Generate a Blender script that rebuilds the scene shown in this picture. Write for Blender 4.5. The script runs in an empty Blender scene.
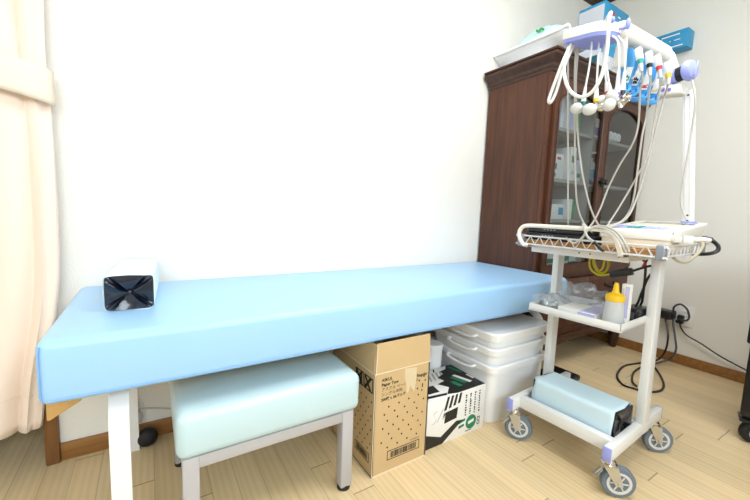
import bpy, bmesh, math, random
from mathutils import Vector, Matrix, noise
random.seed(7)
SC = bpy.context.scene
COL = SC.collection
PI = math.pi
TH = math.radians(3.3)                       # the equipment cart stands turned by this much
CU = Vector((math.cos(TH), math.sin(TH), 0)); CV = Vector((-math.sin(TH), math.cos(TH), 0))
CO = Vector((1.40, -1.05, 0))

# ------------------------------------------------------------------ materials
def lin(h):
    h = h.lstrip('#'); c = [int(h[i:i+2], 16)/255 for i in (0, 2, 4)]
    return [x/12.92 if x <= .04045 else ((x+.055)/1.055)**2.4 for x in c] + [1]
MATS = {}
def mat(name, col, rough=.5, metal=0., spec=.5, bump=0., bscale=200., vary=.0, vscale=8., coat=0., trans=0., sheen=0., alpha=1.):
    if name in MATS: return MATS[name]
    m = bpy.data.materials.new(name); m.use_nodes = True
    nt = m.node_tree; b = nt.nodes['Principled BSDF']
    c = lin(col)
    b.inputs['Roughness'].default_value = rough; b.inputs['Metallic'].default_value = metal
    b.inputs['Specular IOR Level'].default_value = spec; b.inputs['Coat Weight'].default_value = coat
    b.inputs['Transmission Weight'].default_value = trans; b.inputs['Sheen Weight'].default_value = sheen
    b.inputs['Alpha'].default_value = alpha
    tc = nt.nodes.new('ShaderNodeTexCoord')
    nz = nt.nodes.new('ShaderNodeTexNoise'); nz.inputs['Scale'].default_value = vscale; nz.inputs['Detail'].default_value = 4
    nt.links.new(tc.outputs['Object'], nz.inputs['Vector'])
    mx = nt.nodes.new('ShaderNodeMix'); mx.data_type = 'RGBA'
    v = max(vary, .015)
    mx.inputs[6].default_value = [x*(1-v) for x in c[:3]] + [1]; mx.inputs[7].default_value = [min(1, x*(1+v)) for x in c[:3]] + [1]
    nt.links.new(nz.outputs['Fac'], mx.inputs[0]); nt.links.new(mx.outputs[2], b.inputs['Base Color'])
    if bump:
        n2 = nt.nodes.new('ShaderNodeTexNoise'); n2.inputs['Scale'].default_value = bscale; n2.inputs['Detail'].default_value = 3
        nt.links.new(tc.outputs['Object'], n2.inputs['Vector'])
        bp = nt.nodes.new('ShaderNodeBump'); bp.inputs['Strength'].default_value = bump; bp.inputs['Distance'].default_value = .002
        nt.links.new(n2.outputs['Fac'], bp.inputs['Height']); nt.links.new(bp.outputs['Normal'], b.inputs['Normal'])
    MATS[name] = m; return m

def wood(name, c1, c2, axis='Z', scale=1.0, rough=.35, coat=.1):
    m = bpy.data.materials.new(name); m.use_nodes = True; nt = m.node_tree; b = nt.nodes['Principled BSDF']
    b.inputs['Roughness'].default_value = rough; b.inputs['Coat Weight'].default_value = coat; b.inputs['Coat Roughness'].default_value = .25
    tc = nt.nodes.new('ShaderNodeTexCoord'); mp = nt.nodes.new('ShaderNodeMapping')
    s = {'X': (2, 40, 40), 'Y': (40, 2, 40), 'Z': (40, 40, 2)}[axis]
    mp.inputs['Scale'].default_value = [x*scale for x in s]
    nt.links.new(tc.outputs['Object'], mp.inputs['Vector'])
    n = nt.nodes.new('ShaderNodeTexNoise'); n.inputs['Scale'].default_value = 1; n.inputs['Detail'].default_value = 6; n.inputs['Distortion'].default_value = .6
    nt.links.new(mp.outputs[0], n.inputs['Vector'])
    r = nt.nodes.new('ShaderNodeValToRGB'); r.color_ramp.elements[0].position = .3; r.color_ramp.elements[1].position = .72
    r.color_ramp.elements[0].color = lin(c1); r.color_ramp.elements[1].color = lin(c2)
    nt.links.new(n.outputs['Fac'], r.inputs['Fac']); nt.links.new(r.outputs['Color'], b.inputs['Base Color'])
    bp = nt.nodes.new('ShaderNodeBump'); bp.inputs['Strength'].default_value = .08; bp.inputs['Distance'].default_value = .001
    nt.links.new(n.outputs['Fac'], bp.inputs['Height']); nt.links.new(bp.outputs['Normal'], b.inputs['Normal'])
    return m

def glass(name, tint='#ffffff', gloss=1.0, rough=.02):
    m = bpy.data.materials.new(name); m.use_nodes = True; nt = m.node_tree; nt.nodes.clear()
    o = nt.nodes.new('ShaderNodeOutputMaterial'); t = nt.nodes.new('ShaderNodeBsdfTransparent'); g = nt.nodes.new('ShaderNodeBsdfGlossy')
    f = nt.nodes.new('ShaderNodeFresnel'); f.inputs['IOR'].default_value = 1.5
    ml = nt.nodes.new('ShaderNodeMath'); ml.operation = 'MULTIPLY'; ml.inputs[1].default_value = gloss; ml.use_clamp = True; ge = nt.nodes.new('ShaderNodeNewGeometry'); bf = nt.nodes.new('ShaderNodeMath'); bf.operation = 'SUBTRACT'; bf.inputs[0].default_value = 1; nt.links.new(ge.outputs['Backfacing'], bf.inputs[1]); m2 = nt.nodes.new('ShaderNodeMath'); m2.operation = 'MULTIPLY'
    x = nt.nodes.new('ShaderNodeMixShader'); t.inputs[0].default_value = lin(tint); g.inputs['Roughness'].default_value = rough
    nt.links.new(f.outputs[0], ml.inputs[0]); nt.links.new(ml.outputs[0], m2.inputs[0]); nt.links.new(bf.outputs[0], m2.inputs[1]); nt.links.new(m2.outputs[0], x.inputs[0]); nt.links.new(t.outputs[0], x.inputs[1]); nt.links.new(g.outputs[0], x.inputs[2])
    nt.links.new(x.outputs[0], o.inputs[0]); return m

def film():
    m = bpy.data.materials.new('clear_plastic_film'); m.use_nodes = True; nt = m.node_tree; nt.nodes.clear(); N = nt.nodes.new; L = nt.links.new
    o = N('ShaderNodeOutputMaterial'); t = N('ShaderNodeBsdfTransparent'); d = N('ShaderNodeBsdfDiffuse'); d.inputs[0].default_value = lin('#eceff2'); tl = N('ShaderNodeBsdfTranslucent'); tl.inputs[0].default_value = lin('#eceff2')
    g = N('ShaderNodeBsdfGlossy'); g.inputs['Roughness'].default_value = .15; t.inputs[0].default_value = lin('#fafbfc')
    a = N('ShaderNodeMixShader'); a.inputs[0].default_value = .5; L(d.outputs[0], a.inputs[1]); L(tl.outputs[0], a.inputs[2])
    b = N('ShaderNodeMixShader'); b.inputs[0].default_value = .2; L(t.outputs[0], b.inputs[1]); L(a.outputs[0], b.inputs[2])
    f = N('ShaderNodeFresnel'); f.inputs[0].default_value = 1.45; c = N('ShaderNodeMixShader'); ge = N('ShaderNodeNewGeometry'); bf = N('ShaderNodeMath'); bf.operation = 'SUBTRACT'; bf.inputs[0].default_value = 1; L(ge.outputs['Backfacing'], bf.inputs[1]); m2 = N('ShaderNodeMath'); m2.operation = 'MULTIPLY'; L(f.outputs[0], m2.inputs[0]); L(bf.outputs[0], m2.inputs[1]); L(m2.outputs[0], c.inputs[0]); L(b.outputs[0], c.inputs[1]); L(g.outputs[0], c.inputs[2]); L(c.outputs[0], o.inputs[0])
    return m

def floor_mat():
    m = bpy.data.materials.new('maple_plank_floor'); m.use_nodes = True; nt = m.node_tree; b = nt.nodes['Principled BSDF']; N = nt.nodes.new; L = nt.links.new
    def mth(op, a, c=None):
        n = N('ShaderNodeMath'); n.operation = op
        for i, v in enumerate((a, c)):
            if v is None: continue
            if isinstance(v, (int, float)): n.inputs[i].default_value = v
            else: L(v, n.inputs[i])
        return n.outputs[0]
    tc = N('ShaderNodeTexCoord'); sp = N('ShaderNodeSeparateXYZ'); L(tc.outputs['Object'], sp.inputs[0])
    W, LEN = .0757, .91
    u = mth('DIVIDE', mth('ADD', sp.outputs[0], 10.035), W); row = mth('FLOOR', u); fu = mth('FRACT', u)
    wn = N('ShaderNodeTexWhiteNoise'); wn.noise_dimensions = '1D'; L(row, wn.inputs['W'])
    v = mth('ADD', mth('DIVIDE', mth('ADD', sp.outputs[1], 20), LEN), wn.outputs['Value']); cell = mth('FLOOR', v); fv = mth('FRACT', v)
    cm = N('ShaderNodeCombineXYZ'); L(row, cm.inputs[0]); L(cell, cm.inputs[1])
    w2 = N('ShaderNodeTexWhiteNoise'); w2.noise_dimensions = '2D'; L(cm.outputs[0], w2.inputs['Vector'])
    # grain
    off = N('ShaderNodeVectorMath'); off.operation = 'ADD'; L(tc.outputs['Object'], off.inputs[0])
    sc = N('ShaderNodeVectorMath'); sc.operation = 'SCALE'; L(w2.outputs['Color'], sc.inputs[0]); sc.inputs['Scale'].default_value = 9; L(sc.outputs[0], off.inputs[1])
    mp = N('ShaderNodeMapping'); mp.inputs['Scale'].default_value = (17, 1.3, 1); L(off.outputs[0], mp.inputs['Vector'])
    n = N('ShaderNodeTexNoise'); n.inputs['Scale'].default_value = 1; n.inputs['Detail'].default_value = 7; n.inputs['Distortion'].default_value = 1.0; L(mp.outputs[0], n.inputs['Vector'])
    wv = N('ShaderNodeTexWave'); wv.inputs['Scale'].default_value = .9; wv.inputs['Distortion'].default_value = 5; wv.inputs['Detail'].default_value = 3; L(mp.outputs[0], wv.inputs['Vector'])
    g = mth('ADD', mth('MULTIPLY', n.outputs['Fac'], .72), mth('MULTIPLY', wv.outputs['Fac'], .28))
    r = N('ShaderNodeValToRGB'); e = r.color_ramp.elements; e[0].position = .2; e[1].position = .8; e[0].color = lin('#d2b88c'); e[1].color = lin('#e0c9a0'); L(g, r.inputs['Fac'])
    hs = N('ShaderNodeHueSaturation'); L(r.outputs['Color'], hs.inputs['Color']); L(mth('ADD', mth('MULTIPLY', w2.outputs['Value'], .14), .93), hs.inputs['Value'])
    # seams: long ones faint, end joints darker
    s1 = mth('LESS_THAN', mth('MINIMUM', fu, mth('SUBTRACT', 1, fu)), .016)
    s2 = mth('LESS_THAN', mth('MINIMUM', fv, mth('SUBTRACT', 1, fv)), .0022)
    seam = mth('MINIMUM', mth('ADD', mth('MULTIPLY', s1, .32), mth('MULTIPLY', s2, .6)), .7)
    mx = N('ShaderNodeMix'); mx.data_type = 'RGBA'; L(seam, mx.inputs[0]); L(hs.outputs[0], mx.inputs[6]); mx.inputs[7].default_value = lin('#5a3f22'); L(mx.outputs[2], b.inputs['Base Color'])
    b.inputs['Roughness'].default_value = .38; b.inputs['Specular IOR Level'].default_value = .4
    bp = N('ShaderNodeBump'); bp.inputs['Strength'].default_value = .25; bp.inputs['Distance'].default_value = .001; bp.invert = True; L(seam, bp.inputs['Height']); L(bp.outputs[0], b.inputs['Normal'])
    return m

def wall_mat():
    m = bpy.data.materials.new('textured_wallpaper'); m.use_nodes = True; nt = m.node_tree; b = nt.nodes['Principled BSDF']; N = nt.nodes.new; L = nt.links.new
    b.inputs['Base Color'].default_value = lin('#efece4'); b.inputs['Roughness'].default_value = .85; b.inputs['Specular IOR Level'].default_value = .2
    tc = N('ShaderNodeTexCoord'); n = N('ShaderNodeTexNoise'); n.inputs['Scale'].default_value = 260; n.inputs['Detail'].default_value = 4; L(tc.outputs['Object'], n.inputs['Vector'])
    v = N('ShaderNodeTexVoronoi'); v.inputs['Scale'].default_value = 190; L(tc.outputs['Object'], v.inputs['Vector'])
    a = N('ShaderNodeMath'); a.operation = 'ADD'; L(n.outputs['Fac'], a.inputs[0]); L(v.outputs['Distance'], a.inputs[1])
    bp = N('ShaderNodeBump'); bp.inputs['Strength'].default_value = .4; bp.inputs['Distance'].default_value = .0016; L(a.outputs[0], bp.inputs['Height']); L(bp.outputs[0], b.inputs['Normal'])
    return m

M = dict(
 floor=floor_mat(), wall=wall_mat(),
 ceil=mat('white_ceiling_board', '#f2efe8', .9, bump=.3, bscale=90),
 skirting=wood('brown_skirting_wood', '#84592c', '#a3743e', 'X', 1, .4), darktrim=wood('dark_moulding_wood', '#33200f', '#4a3019', 'X', 1, .45),
 jamb=wood('brown_jamb_wood', '#6b4523', '#845a30', 'Z', 1, .45),
 cab=wood('walnut_veneer', '#3a1a0b', '#583018', 'Z', 1.5, .5, .0), cabx=wood('walnut_moulding', '#2e160a', '#482613', 'X', .9, .42, .05), cabin=mat('grey_cabinet_lining', '#aaa69e', .7),
 vinyl=mat('blue_vinyl', '#a2cdf4', .33, spec=.5, bump=.12, bscale=500, vary=.02), piping=mat('blue_vinyl_seam', '#7fb4ea', .4),
 mint=mat('mint_vinyl', '#c3dce3', .32, bump=.1, bscale=500), steel=mat('silver_grey_paint', '#bdbdc3', .4, metal=.25), white_paint=mat('white_enamel', '#efeff0', .35),
 plywood=wood('pale_plywood', '#c69a5c', '#dab377', 'X', 1, .6, 0), rubber=mat('black_rubber', '#17171a', .6),
 paper=mat('pale_blue_paper', '#cfe7f2', .75, bump=.35, bscale=30, vary=.03), paperw=mat('white_blue_paper', '#e2f2f6', .75, bump=.3, bscale=30), navy=mat('navy_glossy_vinyl', '#0d1626', .18, bump=.4, bscale=25, coat=.3), blackvinyl=mat('black_vinyl', '#15171b', .35, bump=.3, bscale=30),
 card=mat('brown_cardboard', '#cbae80', .85, bump=.1, bscale=120, vary=.05), cardedge=mat('pale_cardboard_edge', '#e6d8c2', .9), residue=mat('torn_tape_paper', '#d9c7a4', .9), ink=mat('black_print', '#1d1812', .7),
 cwhite=mat('white_carton', '#efeeeb', .5), cblack=mat('black_carton_print', '#141718', .45), cgreen=mat('green_carton_print', '#0c7d55', .5), cgrey=mat('grey_carton_print', '#a9abae', .5),
 plastic=mat('white_polythene', '#f8f9fa', .38, spec=.45), cart=mat('cart_cream_enamel', '#e6e6e5', .32), lav=mat('lavender_plastic', '#9ba3ea', .45), chrome=mat('chromed_steel', '#c9c6bf', .2, metal=1.), zinc=mat('zinc_plate', '#c6c4bc', .33, metal=.85),
 tyre=mat('grey_rubber_tyre', '#6a7885', .55), hub=mat('pale_grey_hub', '#d5d3d0', .45), wire=mat('chromed_wire', '#dfe0e3', .35, metal=.35), bracket=mat('bracket_grey', '#9097a1', .4, metal=.3), liner=wood('tan_shelf_board', '#a9763b', '#c28f52', 'Y', 1, .6, 0),
 ecg=mat('ivory_instrument_plastic', '#e2e0d8', .4), ecgcream=mat('cream_instrument_base', '#e6d9c2', .45), keys=mat('lavender_keypad', '#b4bcef', .5), teal=mat('teal_print', '#1f9d9a', .5), screen=mat('dim_lcd_screen', '#a9aaa2', .2),
 black=mat('black_plastic', '#121316', .35), darkgrey=mat('dark_grey_plastic', '#3f464d', .45), beige=mat('beige_cord', '#a89f8a', .5), lead=mat('grey_lead_cable', '#b9b5ad', .5), hose=mat('white_silicone_hose', '#e3e2de', .35), bulb=mat('pale_rubber_bulb', '#cfcfca', .55), sheath=mat('white_lead_sheath', '#e2e2e0', .4),
 railm=mat('cream_rail_sleeve', '#ece5d8', .25, coat=.4), blueclip=mat('blue_clamp_plastic', '#4a9ddb', .4), label=mat('white_label', '#f1f1ec', .55), yellow=mat('yellow_plastic', '#f2c313', .4), ycable=mat('yellow_cable', '#b9a911', .5), red=mat('red_plastic', '#cf2f3a', .5), purple=mat('purple_plastic', '#7d5fc0', .5), green=mat('green_plastic', '#1fa053', .5), tealp=mat('teal_plastic', '#0f6f7c', .5),
 milky=mat('milky_polythene', '#e9ebec', .4, trans=.35), gblue=mat('sky_blue_carton', '#2f97c9', .45, vary=.06), gpale=mat('pale_grey_carton', '#cfd3dc', .5, vary=.04), gteal=mat('dark_teal_carton', '#2c6f7a', .5), lilac=mat('lilac_carton', '#c3c4ec', .5),
 curtain=mat('cream_curtain_cloth', '#f7e3d2', .85, bump=.15, bscale=600, sheen=.2), band=mat('cream_tieback_cloth', '#f0e2cd', .85, bump=.2, bscale=500), towel=mat('pale_aqua_cloth', '#c9e6e9', .9, bump=.5, bscale=60),
 foil=mat('silver_foil', '#c9ced3', .25, metal=.8, bump=.8, bscale=60), pane=glass('cabinet_glass', '#e4e8ea', 1.3), bag=film(), plate=mat('white_socket_plastic', '#efefeb', .4), brass=mat('dark_bronze', '#2a221c', .4, metal=.8),
 lamp=None)
lm = bpy.data.materials.new('lamp_diffuser'); lm.use_nodes = True
lm.node_tree.nodes['Principled BSDF'].inputs['Emission Color'].default_value = (1, .97, .92, 1); lm.node_tree.nodes['Principled BSDF'].inputs['Emission Strength'].default_value = 4
M['lamp'] = lm

# ------------------------------------------------------------------ mesh building
BASE = {}
class MB:
    def __init__(s): s.b = bmesh.new()
    def _new(s, t):
        me = bpy.data.meshes.new('tmp'); t.to_mesh(me); s.b.from_mesh(me); bpy.data.meshes.remove(me); t.free()
    def hexa(s, p, bev=0., seg=2):
        t = bmesh.new(); v = [t.verts.new(q) for q in p]
        for f in ((0,3,2,1),(4,5,6,7),(0,1,5,4),(1,2,6,5),(2,3,7,6),(3,0,4,7)): t.faces.new([v[i] for i in f])
        bmesh.ops.recalc_face_normals(t, faces=t.faces)
        if bev: bmesh.ops.bevel(t, geom=list(t.edges), offset=bev, segments=seg, profile=.5, affect='EDGES')
        s._new(t); return s
    def box(s, x0, x1, y0, y1, z0, z1, bev=0., seg=2):
        return s.hexa([(x0,y0,z0),(x1,y0,z0),(x1,y1,z0),(x0,y1,z0),(x0,y0,z1),(x1,y0,z1),(x1,y1,z1),(x0,y1,z1)], bev, seg)
    def obox(s, c, ax, ay, az, hx, hy, hz, bev=0., seg=2):
        c = Vector(c); ax, ay, az = [Vector(a).normalized() for a in (ax, ay, az)]
        return s.hexa([c+ax*(hx*i)+ay*(hy*j)+az*(hz*k) for k in (-1,1) for i, j in ((-1,-1),(1,-1),(1,1),(-1,1))], bev, seg)
    def prism(s, pts, vec, bev=0., seg=2):
        t = bmesh.new(); v = [t.verts.new(q) for q in pts]; f = t.faces.new(v)
        r = bmesh.ops.extrude_face_region(t, geom=[f]); bmesh.ops.translate(t, vec=Vector(vec), verts=[e for e in r['geom'] if isinstance(e, bmesh.types.BMVert)])
        bmesh.ops.recalc_face_normals(t, faces=t.faces)
        if bev: bmesh.ops.bevel(t, geom=list(t.edges), offset=bev, segments=seg, profile=.5, affect='EDGES')
        s._new(t); return s
    def poly(s, pts): s.b.faces.new([s.b.verts.new(q) for q in pts]); return s
    def rings(s, rings, cap=True, closed=False):
        R = [[s.b.verts.new(q) for q in r] for r in rings]; n = len(R[0])
        pairs = list(zip(R, R[1:])) + ([(R[-1], R[0])] if closed else [])
        for a, b in pairs:
            for i in range(n): s.b.faces.new([a[i], a[(i+1) % n], b[(i+1) % n], b[i]])
        if cap and not closed: s.b.faces.new(R[0][::-1]); s.b.faces.new(R[-1])
        return s
    def grid(s, g):
        R = [[s.b.verts.new(q) for q in r] for r in g]
        for a, b in zip(R, R[1:]):
            for i in range(len(a)-1): s.b.faces.new([a[i], a[i+1], b[i+1], b[i]])
        return s
    def cyl(s, p0, p1, r0, r1=None, n=20):
        p0, p1 = Vector(p0), Vector(p1); r1 = r0 if r1 is None else r1; d = (p1-p0).normalized(); a = d.orthogonal().normalized(); b = d.cross(a)
        return s.rings([[p+a*(r*math.cos(2*PI*i/n))+b*(r*math.sin(2*PI*i/n)) for i in range(n)] for p, r in ((p0, r0), (p1, r1))])
    def turn(s, c, axis, prof, n=24):                                 # prof: (radius, distance along axis)
        c = Vector(c); d = Vector(axis).normalized(); a = d.orthogonal().normalized(); b = d.cross(a)
        return s.rings([[c+d*h+a*(max(r,1e-4)*math.cos(2*PI*i/n))+b*(max(r,1e-4)*math.sin(2*PI*i/n)) for i in range(n)] for r, h in prof])
    def tube(s, pts, r, n=8, closed=False, sub=5, flat=None):
        P = [Vector(p) for p in pts]
        if sub > 1: P = spline(P, sub, closed)
        T = []
        for i in range(len(P)):
            a = P[i-1] if (i or closed) else P[i]; c = P[(i+1) % len(P)] if (i < len(P)-1 or closed) else P[i]
            T.append((c-a).normalized())
        nrm = T[0].orthogonal().normalized(); rg = []
        for i, p in enumerate(P):
            nrm = (nrm - T[i]*nrm.dot(T[i])); nrm = nrm.normalized() if nrm.length > 1e-6 else T[i].orthogonal().normalized()
            bi = T[i].cross(nrm); rr = r(i/(len(P)-1)) if callable(r) else r
            rg.append([p+nrm*(rr*math.cos(2*PI*k/n))+bi*(rr*math.sin(2*PI*k/n)) for k in range(n)])
        return s.rings(rg, True, closed)
    def ell(s, c, r, ax=None, n=14):
        t = bmesh.new(); bmesh.ops.create_uvsphere(t, u_segments=n+4, v_segments=n, radius=1)
        Mx = Matrix.Translation(Vector(c)) @ ((Vector(ax).to_track_quat('Z', 'X').to_matrix().to_4x4()) if ax else Matrix()) @ Matrix.Diagonal((*r, 1))
        bmesh.ops.transform(t, matrix=Mx, verts=t.verts); s._new(t); return s
    def text(s, txt, o, ux, uy, size, shear=0., bold=0., align='LEFT', lift=.0006):
        cu = bpy.data.curves.new('t', 'FONT'); cu.body = txt; cu.size = size; cu.shear = shear; cu.offset = bold; cu.align_x = align; cu.resolution_u = 3
        ob = bpy.data.objects.new('t', cu); COL.objects.link(ob); dg = bpy.context.evaluated_depsgraph_get()
        me = bpy.data.meshes.new_from_object(ob.evaluated_get(dg)); bpy.data.objects.remove(ob); bpy.data.curves.remove(cu)
        ux, uy = Vector(ux).normalized(), Vector(uy).normalized(); n = ux.cross(uy)
        for v in me.vertices: v.co = Vector(o)+ux*v.co.x+uy*v.co.y+n*lift
        s.b.from_mesh(me); bpy.data.meshes.remove(me); return s
    def build(s, name, m, parent=None, smooth=35, base=None, label=None):
        o = Vector(BASE[parent.name]) if parent is not None else Vector(base or (0, 0, 0))
        bmesh.ops.translate(s.b, vec=-o, verts=s.b.verts)
        me = bpy.data.meshes.new(name); s.b.to_mesh(me); s.b.free()
        me.materials.append(m)
        for p in me.polygons: p.use_smooth = True
        me.set_sharp_from_angle(angle=math.radians(smooth))
        ob = bpy.data.objects.new(name, me); COL.objects.link(ob); BASE[ob.name] = tuple(o)
        if parent is not None: ob.parent = parent
        else: ob.location = o
        if label: ob['label'] = label
        return ob
def spline(P, sub, closed=False):
    out = []; n = len(P)
    for i in range(n if closed else n-1):
        if closed: a, b, c, d = P[i-1], P[i], P[(i+1) % n], P[(i+2) % n]
        else: a, b, c, d = P[max(i-1, 0)], P[i], P[i+1], P[min(i+2, n-1)]
        for k in range(sub):
            t = k/sub; out.append(.5*((2*b)+(c-a)*t+(2*a-5*b+4*c-d)*t*t+(3*b-a-3*c+d)*t**3))
    if not closed: out.append(P[-1])
    return out
def place(ob, p, frame):                                              # frame 'c' = the cart's own axes
    p = Vector(p)
    if frame == 'c': ob.location = CO+CU*p.x+CV*p.y+Vector((0, 0, p.z)); ob.rotation_euler = (0, 0, TH)
    else: ob.location = p
def tag(o, label, cat, group=None):
    o['label'] = label; o['category'] = cat
    if group: o['group'] = group
    return o
def thing(name, label, cat, p, frame='w', group=None):
    o = bpy.data.objects.new(name, None); COL.objects.link(o); o.empty_display_size = .05; BASE[o.name] = tuple(p); place(o, p, frame)
    return tag(o, label, cat, group)
def single(mb, name, m, label, cat, p, frame='w', group=None, smooth=35):
    o = mb.build(name, m, None, smooth, base=p); place(o, p, frame); return tag(o, label, cat, group)
def struct(mb, name, m, base=(0, 0, 0)):
    o = mb.build(name, m, None, 30, base=base); o['kind'] = 'structure'; return o
# ------------------------------------------------------------------ the room
XL, XR, YN, YB, ZC = -1.7, 3.0, -3.3, 0., 2.47
struct(MB().box(XL-.1, XR+.1, YN-.1, 1.5, -.1, 0), 'floor', M['floor'])
struct(MB().box(XL-.1, XR+.1, YN-.1, 1.5, ZC, ZC+.1), 'ceiling', M['ceil'])
struct(MB().box(-.10, XR+.1, 0, .12, 0, ZC), 'wall_back', M['wall'])
struct(MB().box(-1.0, -.10, 0, .12, 2.05, ZC), 'wall_lintel', M['wall'])
struct(MB().box(XL-.1, -1.0, 0, .12, 0, ZC), 'wall_rear_left', M['wall'])
struct(MB().box(XR, XR+.1, YN, 0, 0, ZC), 'wall_right', M['wall'])
struct(MB().box(XL-.1, -1.25, YN-.1, YN, 0, ZC).box(1.35, XR+.1, YN-.1, YN, 0, ZC).box(-1.25, 1.35, YN-.1, YN, 0, 1.45).box(-1.25, 1.35, YN-.1, YN, 2.35, ZC), 'wall_front', M['wall'])
wf = MB()
for x0, x1 in ((-1.25, -1.2), (.025, .075), (1.3, 1.35)): wf.box(x0, x1, YN-.08, YN-.02, 1.45, 2.35)
for z0, z1 in ((1.45, 1.5), (2.3, 2.35)): wf.box(-1.25, 1.35, YN-.08, YN-.02, z0, z1)
w = struct(wf, 'added_fill_window', M['steel'])  # added window behind the camera, an opening for the front fill light
MB().box(-1.21, 1.31, YN-.055, YN-.05, 1.49, 2.31).build('window_pane', M['pane'], w)
struct(MB().box(XL-.1, XR+.1, 1.4, 1.5, 0, ZC), 'wall_corridor', M['wall'])
wl = MB().box(XL-.1, XL, YN, -2.5, 0, ZC).box(XL-.1, XL, -.8, 1.5, 0, ZC).box(XL-.1, XL, -2.5, -.8, 0, 1.3).box(XL-.1, XL, -2.5, -.8, 2.25, ZC)
struct(wl, 'wall_left', M['wall'])
wf = MB()
for y0, y1 in ((-2.5, -2.45), (-1.675, -1.625), (-.85, -.8)): wf.box(XL-.08, XL-.02, y0, y1, 1.3, 2.25)
for z0, z1 in ((1.3, 1.35), (2.2, 2.25)): wf.box(XL-.08, XL-.02, -2.5, -.8, z0, z1)
w = struct(wf, 'window_1', M['steel'])
p = MB().box(XL-.055, XL-.05, -2.46, -.84, 1.34, 2.21).build('window_pane', M['pane'], w)
struct(MB().box(-.085, XR, -.012, 0, 0, .062, .003), 'baseboard_back', M['skirting'])
struct(MB().box(XR-.012, XR, YN, -.012, 0, .062, .003), 'baseboard_right', M['skirting'])
struct(MB().box(-.122, -.085, -.022, .14, 0, 2.08, .004), 'trim_1', M['jamb'])
struct(MB().box(-1.04, -1.0, -.022, .14, 0, 2.08, .004), 'trim_2', M['jamb'])
struct(MB().box(-1.0, -.122, -.022, .14, 2.04, 2.08, .004), 'trim_3', M['jamb'])
struct(MB().prism([(XL, 0, ZC), (XL, 0, ZC-.055), (XL, -.012, ZC-.055), (XL, -.05, ZC-.012), (XL, -.05, ZC)], (XR-XL, 0, 0)), 'trim_4', M['darktrim'])
struct(MB().prism([(XR, YN, ZC), (XR, YN, ZC-.055), (XR-.012, YN, ZC-.055), (XR-.05, YN, ZC-.012), (XR-.05, YN, ZC)], (0, -YN, 0)), 'trim_5', M['darktrim'])

t = thing('ceiling_lamp', 'square white ceiling lamp above the bed', 'lamp', (1.2, -1.3, ZC))
MB().box(.75, 1.65, -1.75, -.85, ZC-.03, ZC, .006).build('lamp_housing', M['white_paint'], t)
MB().box(.78, 1.62, -1.72, -.88, ZC-.07, ZC-.03, .015).build('lamp_shade', M['lamp'], t)

# ------------------------------------------------------------------ curtain in the doorway
t = thing('door_curtain', 'cream curtain gathered by a tieback in the doorway at the head of the bed', 'curtain', (-.5, -.05, .12))
EDGE = [(2.02, -.05), (1.47, -.053), (1.30, -.056), (1.24, -.052), (1.17, -.050), (1.04, -.047), (.825, -.046), (.66, -.05), (.53, -.062), (.31, -.100), (.15, -.118), (.12, -.12)]
def edge_x(z):
    for (za, xa), (zb, xb) in zip(EDGE, EDGE[1:]):
        if zb <= z <= za: return xb+(xa-xb)*(z-zb)/(za-zb)
    return EDGE[-1][1]
def curtain_pt(s, z, front):
    xr = edge_x(z); xl = -.92 + .22*math.exp(-((z-1.21)/.35)**2)
    pinch = math.exp(-((z-1.21)/.16)**2)
    ph = s*2*PI*9 + .5*math.sin(z*2.3+s*9)
    amp = (.011+.006*math.sin(s*17+1))*(1-.55*pinch)
    y = -.058 - amp*math.sin(ph) - .012*math.sin(PI*s)*pinch - .006*noise.noise((s*14, z*3, .3))
    x = xr+(xl-xr)*s + .010*math.cos(ph)*(0 if s < .01 else 1)
    return Vector((x, y + (.016 if s < .03 else 0)*1, z - (.02*math.sin(s*3) if z < .2 else 0)))
zs = [2.02, 1.9, 1.75, 1.6, 1.5, 1.42, 1.36, 1.31, 1.27, 1.23, 1.19, 1.15, 1.1, 1.04, .95, .85, .75, .65, .58, .52, .46, .40, .34, .28, .23, .19, .16]
cm = MB().grid([[curtain_pt(i/176, z, 0) for i in range(177)] for z in zs])
c = cm.build('curtain_cloth', M['curtain'], t, 80)
mo = c.modifiers.new('Solidify', 'SOLIDIFY'); mo.thickness = .003
hs = MB().tube([curtain_pt(i/176, .275, 0)+Vector((0, -.0022, 0)) for i in range(0, 177)], .0012, 5, sub=1)
hs.build('hem_seam', M['curtain'], t)
g = []
for k in range(7):
    f = k/6; row = []
    for i in range(60):
        s = i/59*.98; a = s
        x = edge_x(1.21)+.012-(.74)*s; z = 1.168+f*.098 + .02*min(1, s*6) + .02*s
        y = -.058-.040*min(1, math.sqrt(max(0, s*14))) - .004*math.sin(f*PI)
        row.append(Vector((x, y, z)))
    g.append(row)
bnd = MB().grid(g).build('tieback_band', M['band'], t, 60); mo = bnd.modifiers.new('Solidify', 'SOLIDIFY'); mo.thickness = .004
MB().tube([q+Vector((0, -.003, .006)) for q in g[0]], .0014, 5, sub=1).build('piping', M['band'], bnd)
MB().cyl((-1.0, -.055, 2.035), (-.122, -.055, 2.035), .011).build('curtain_rod', M['steel'], t)

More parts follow.
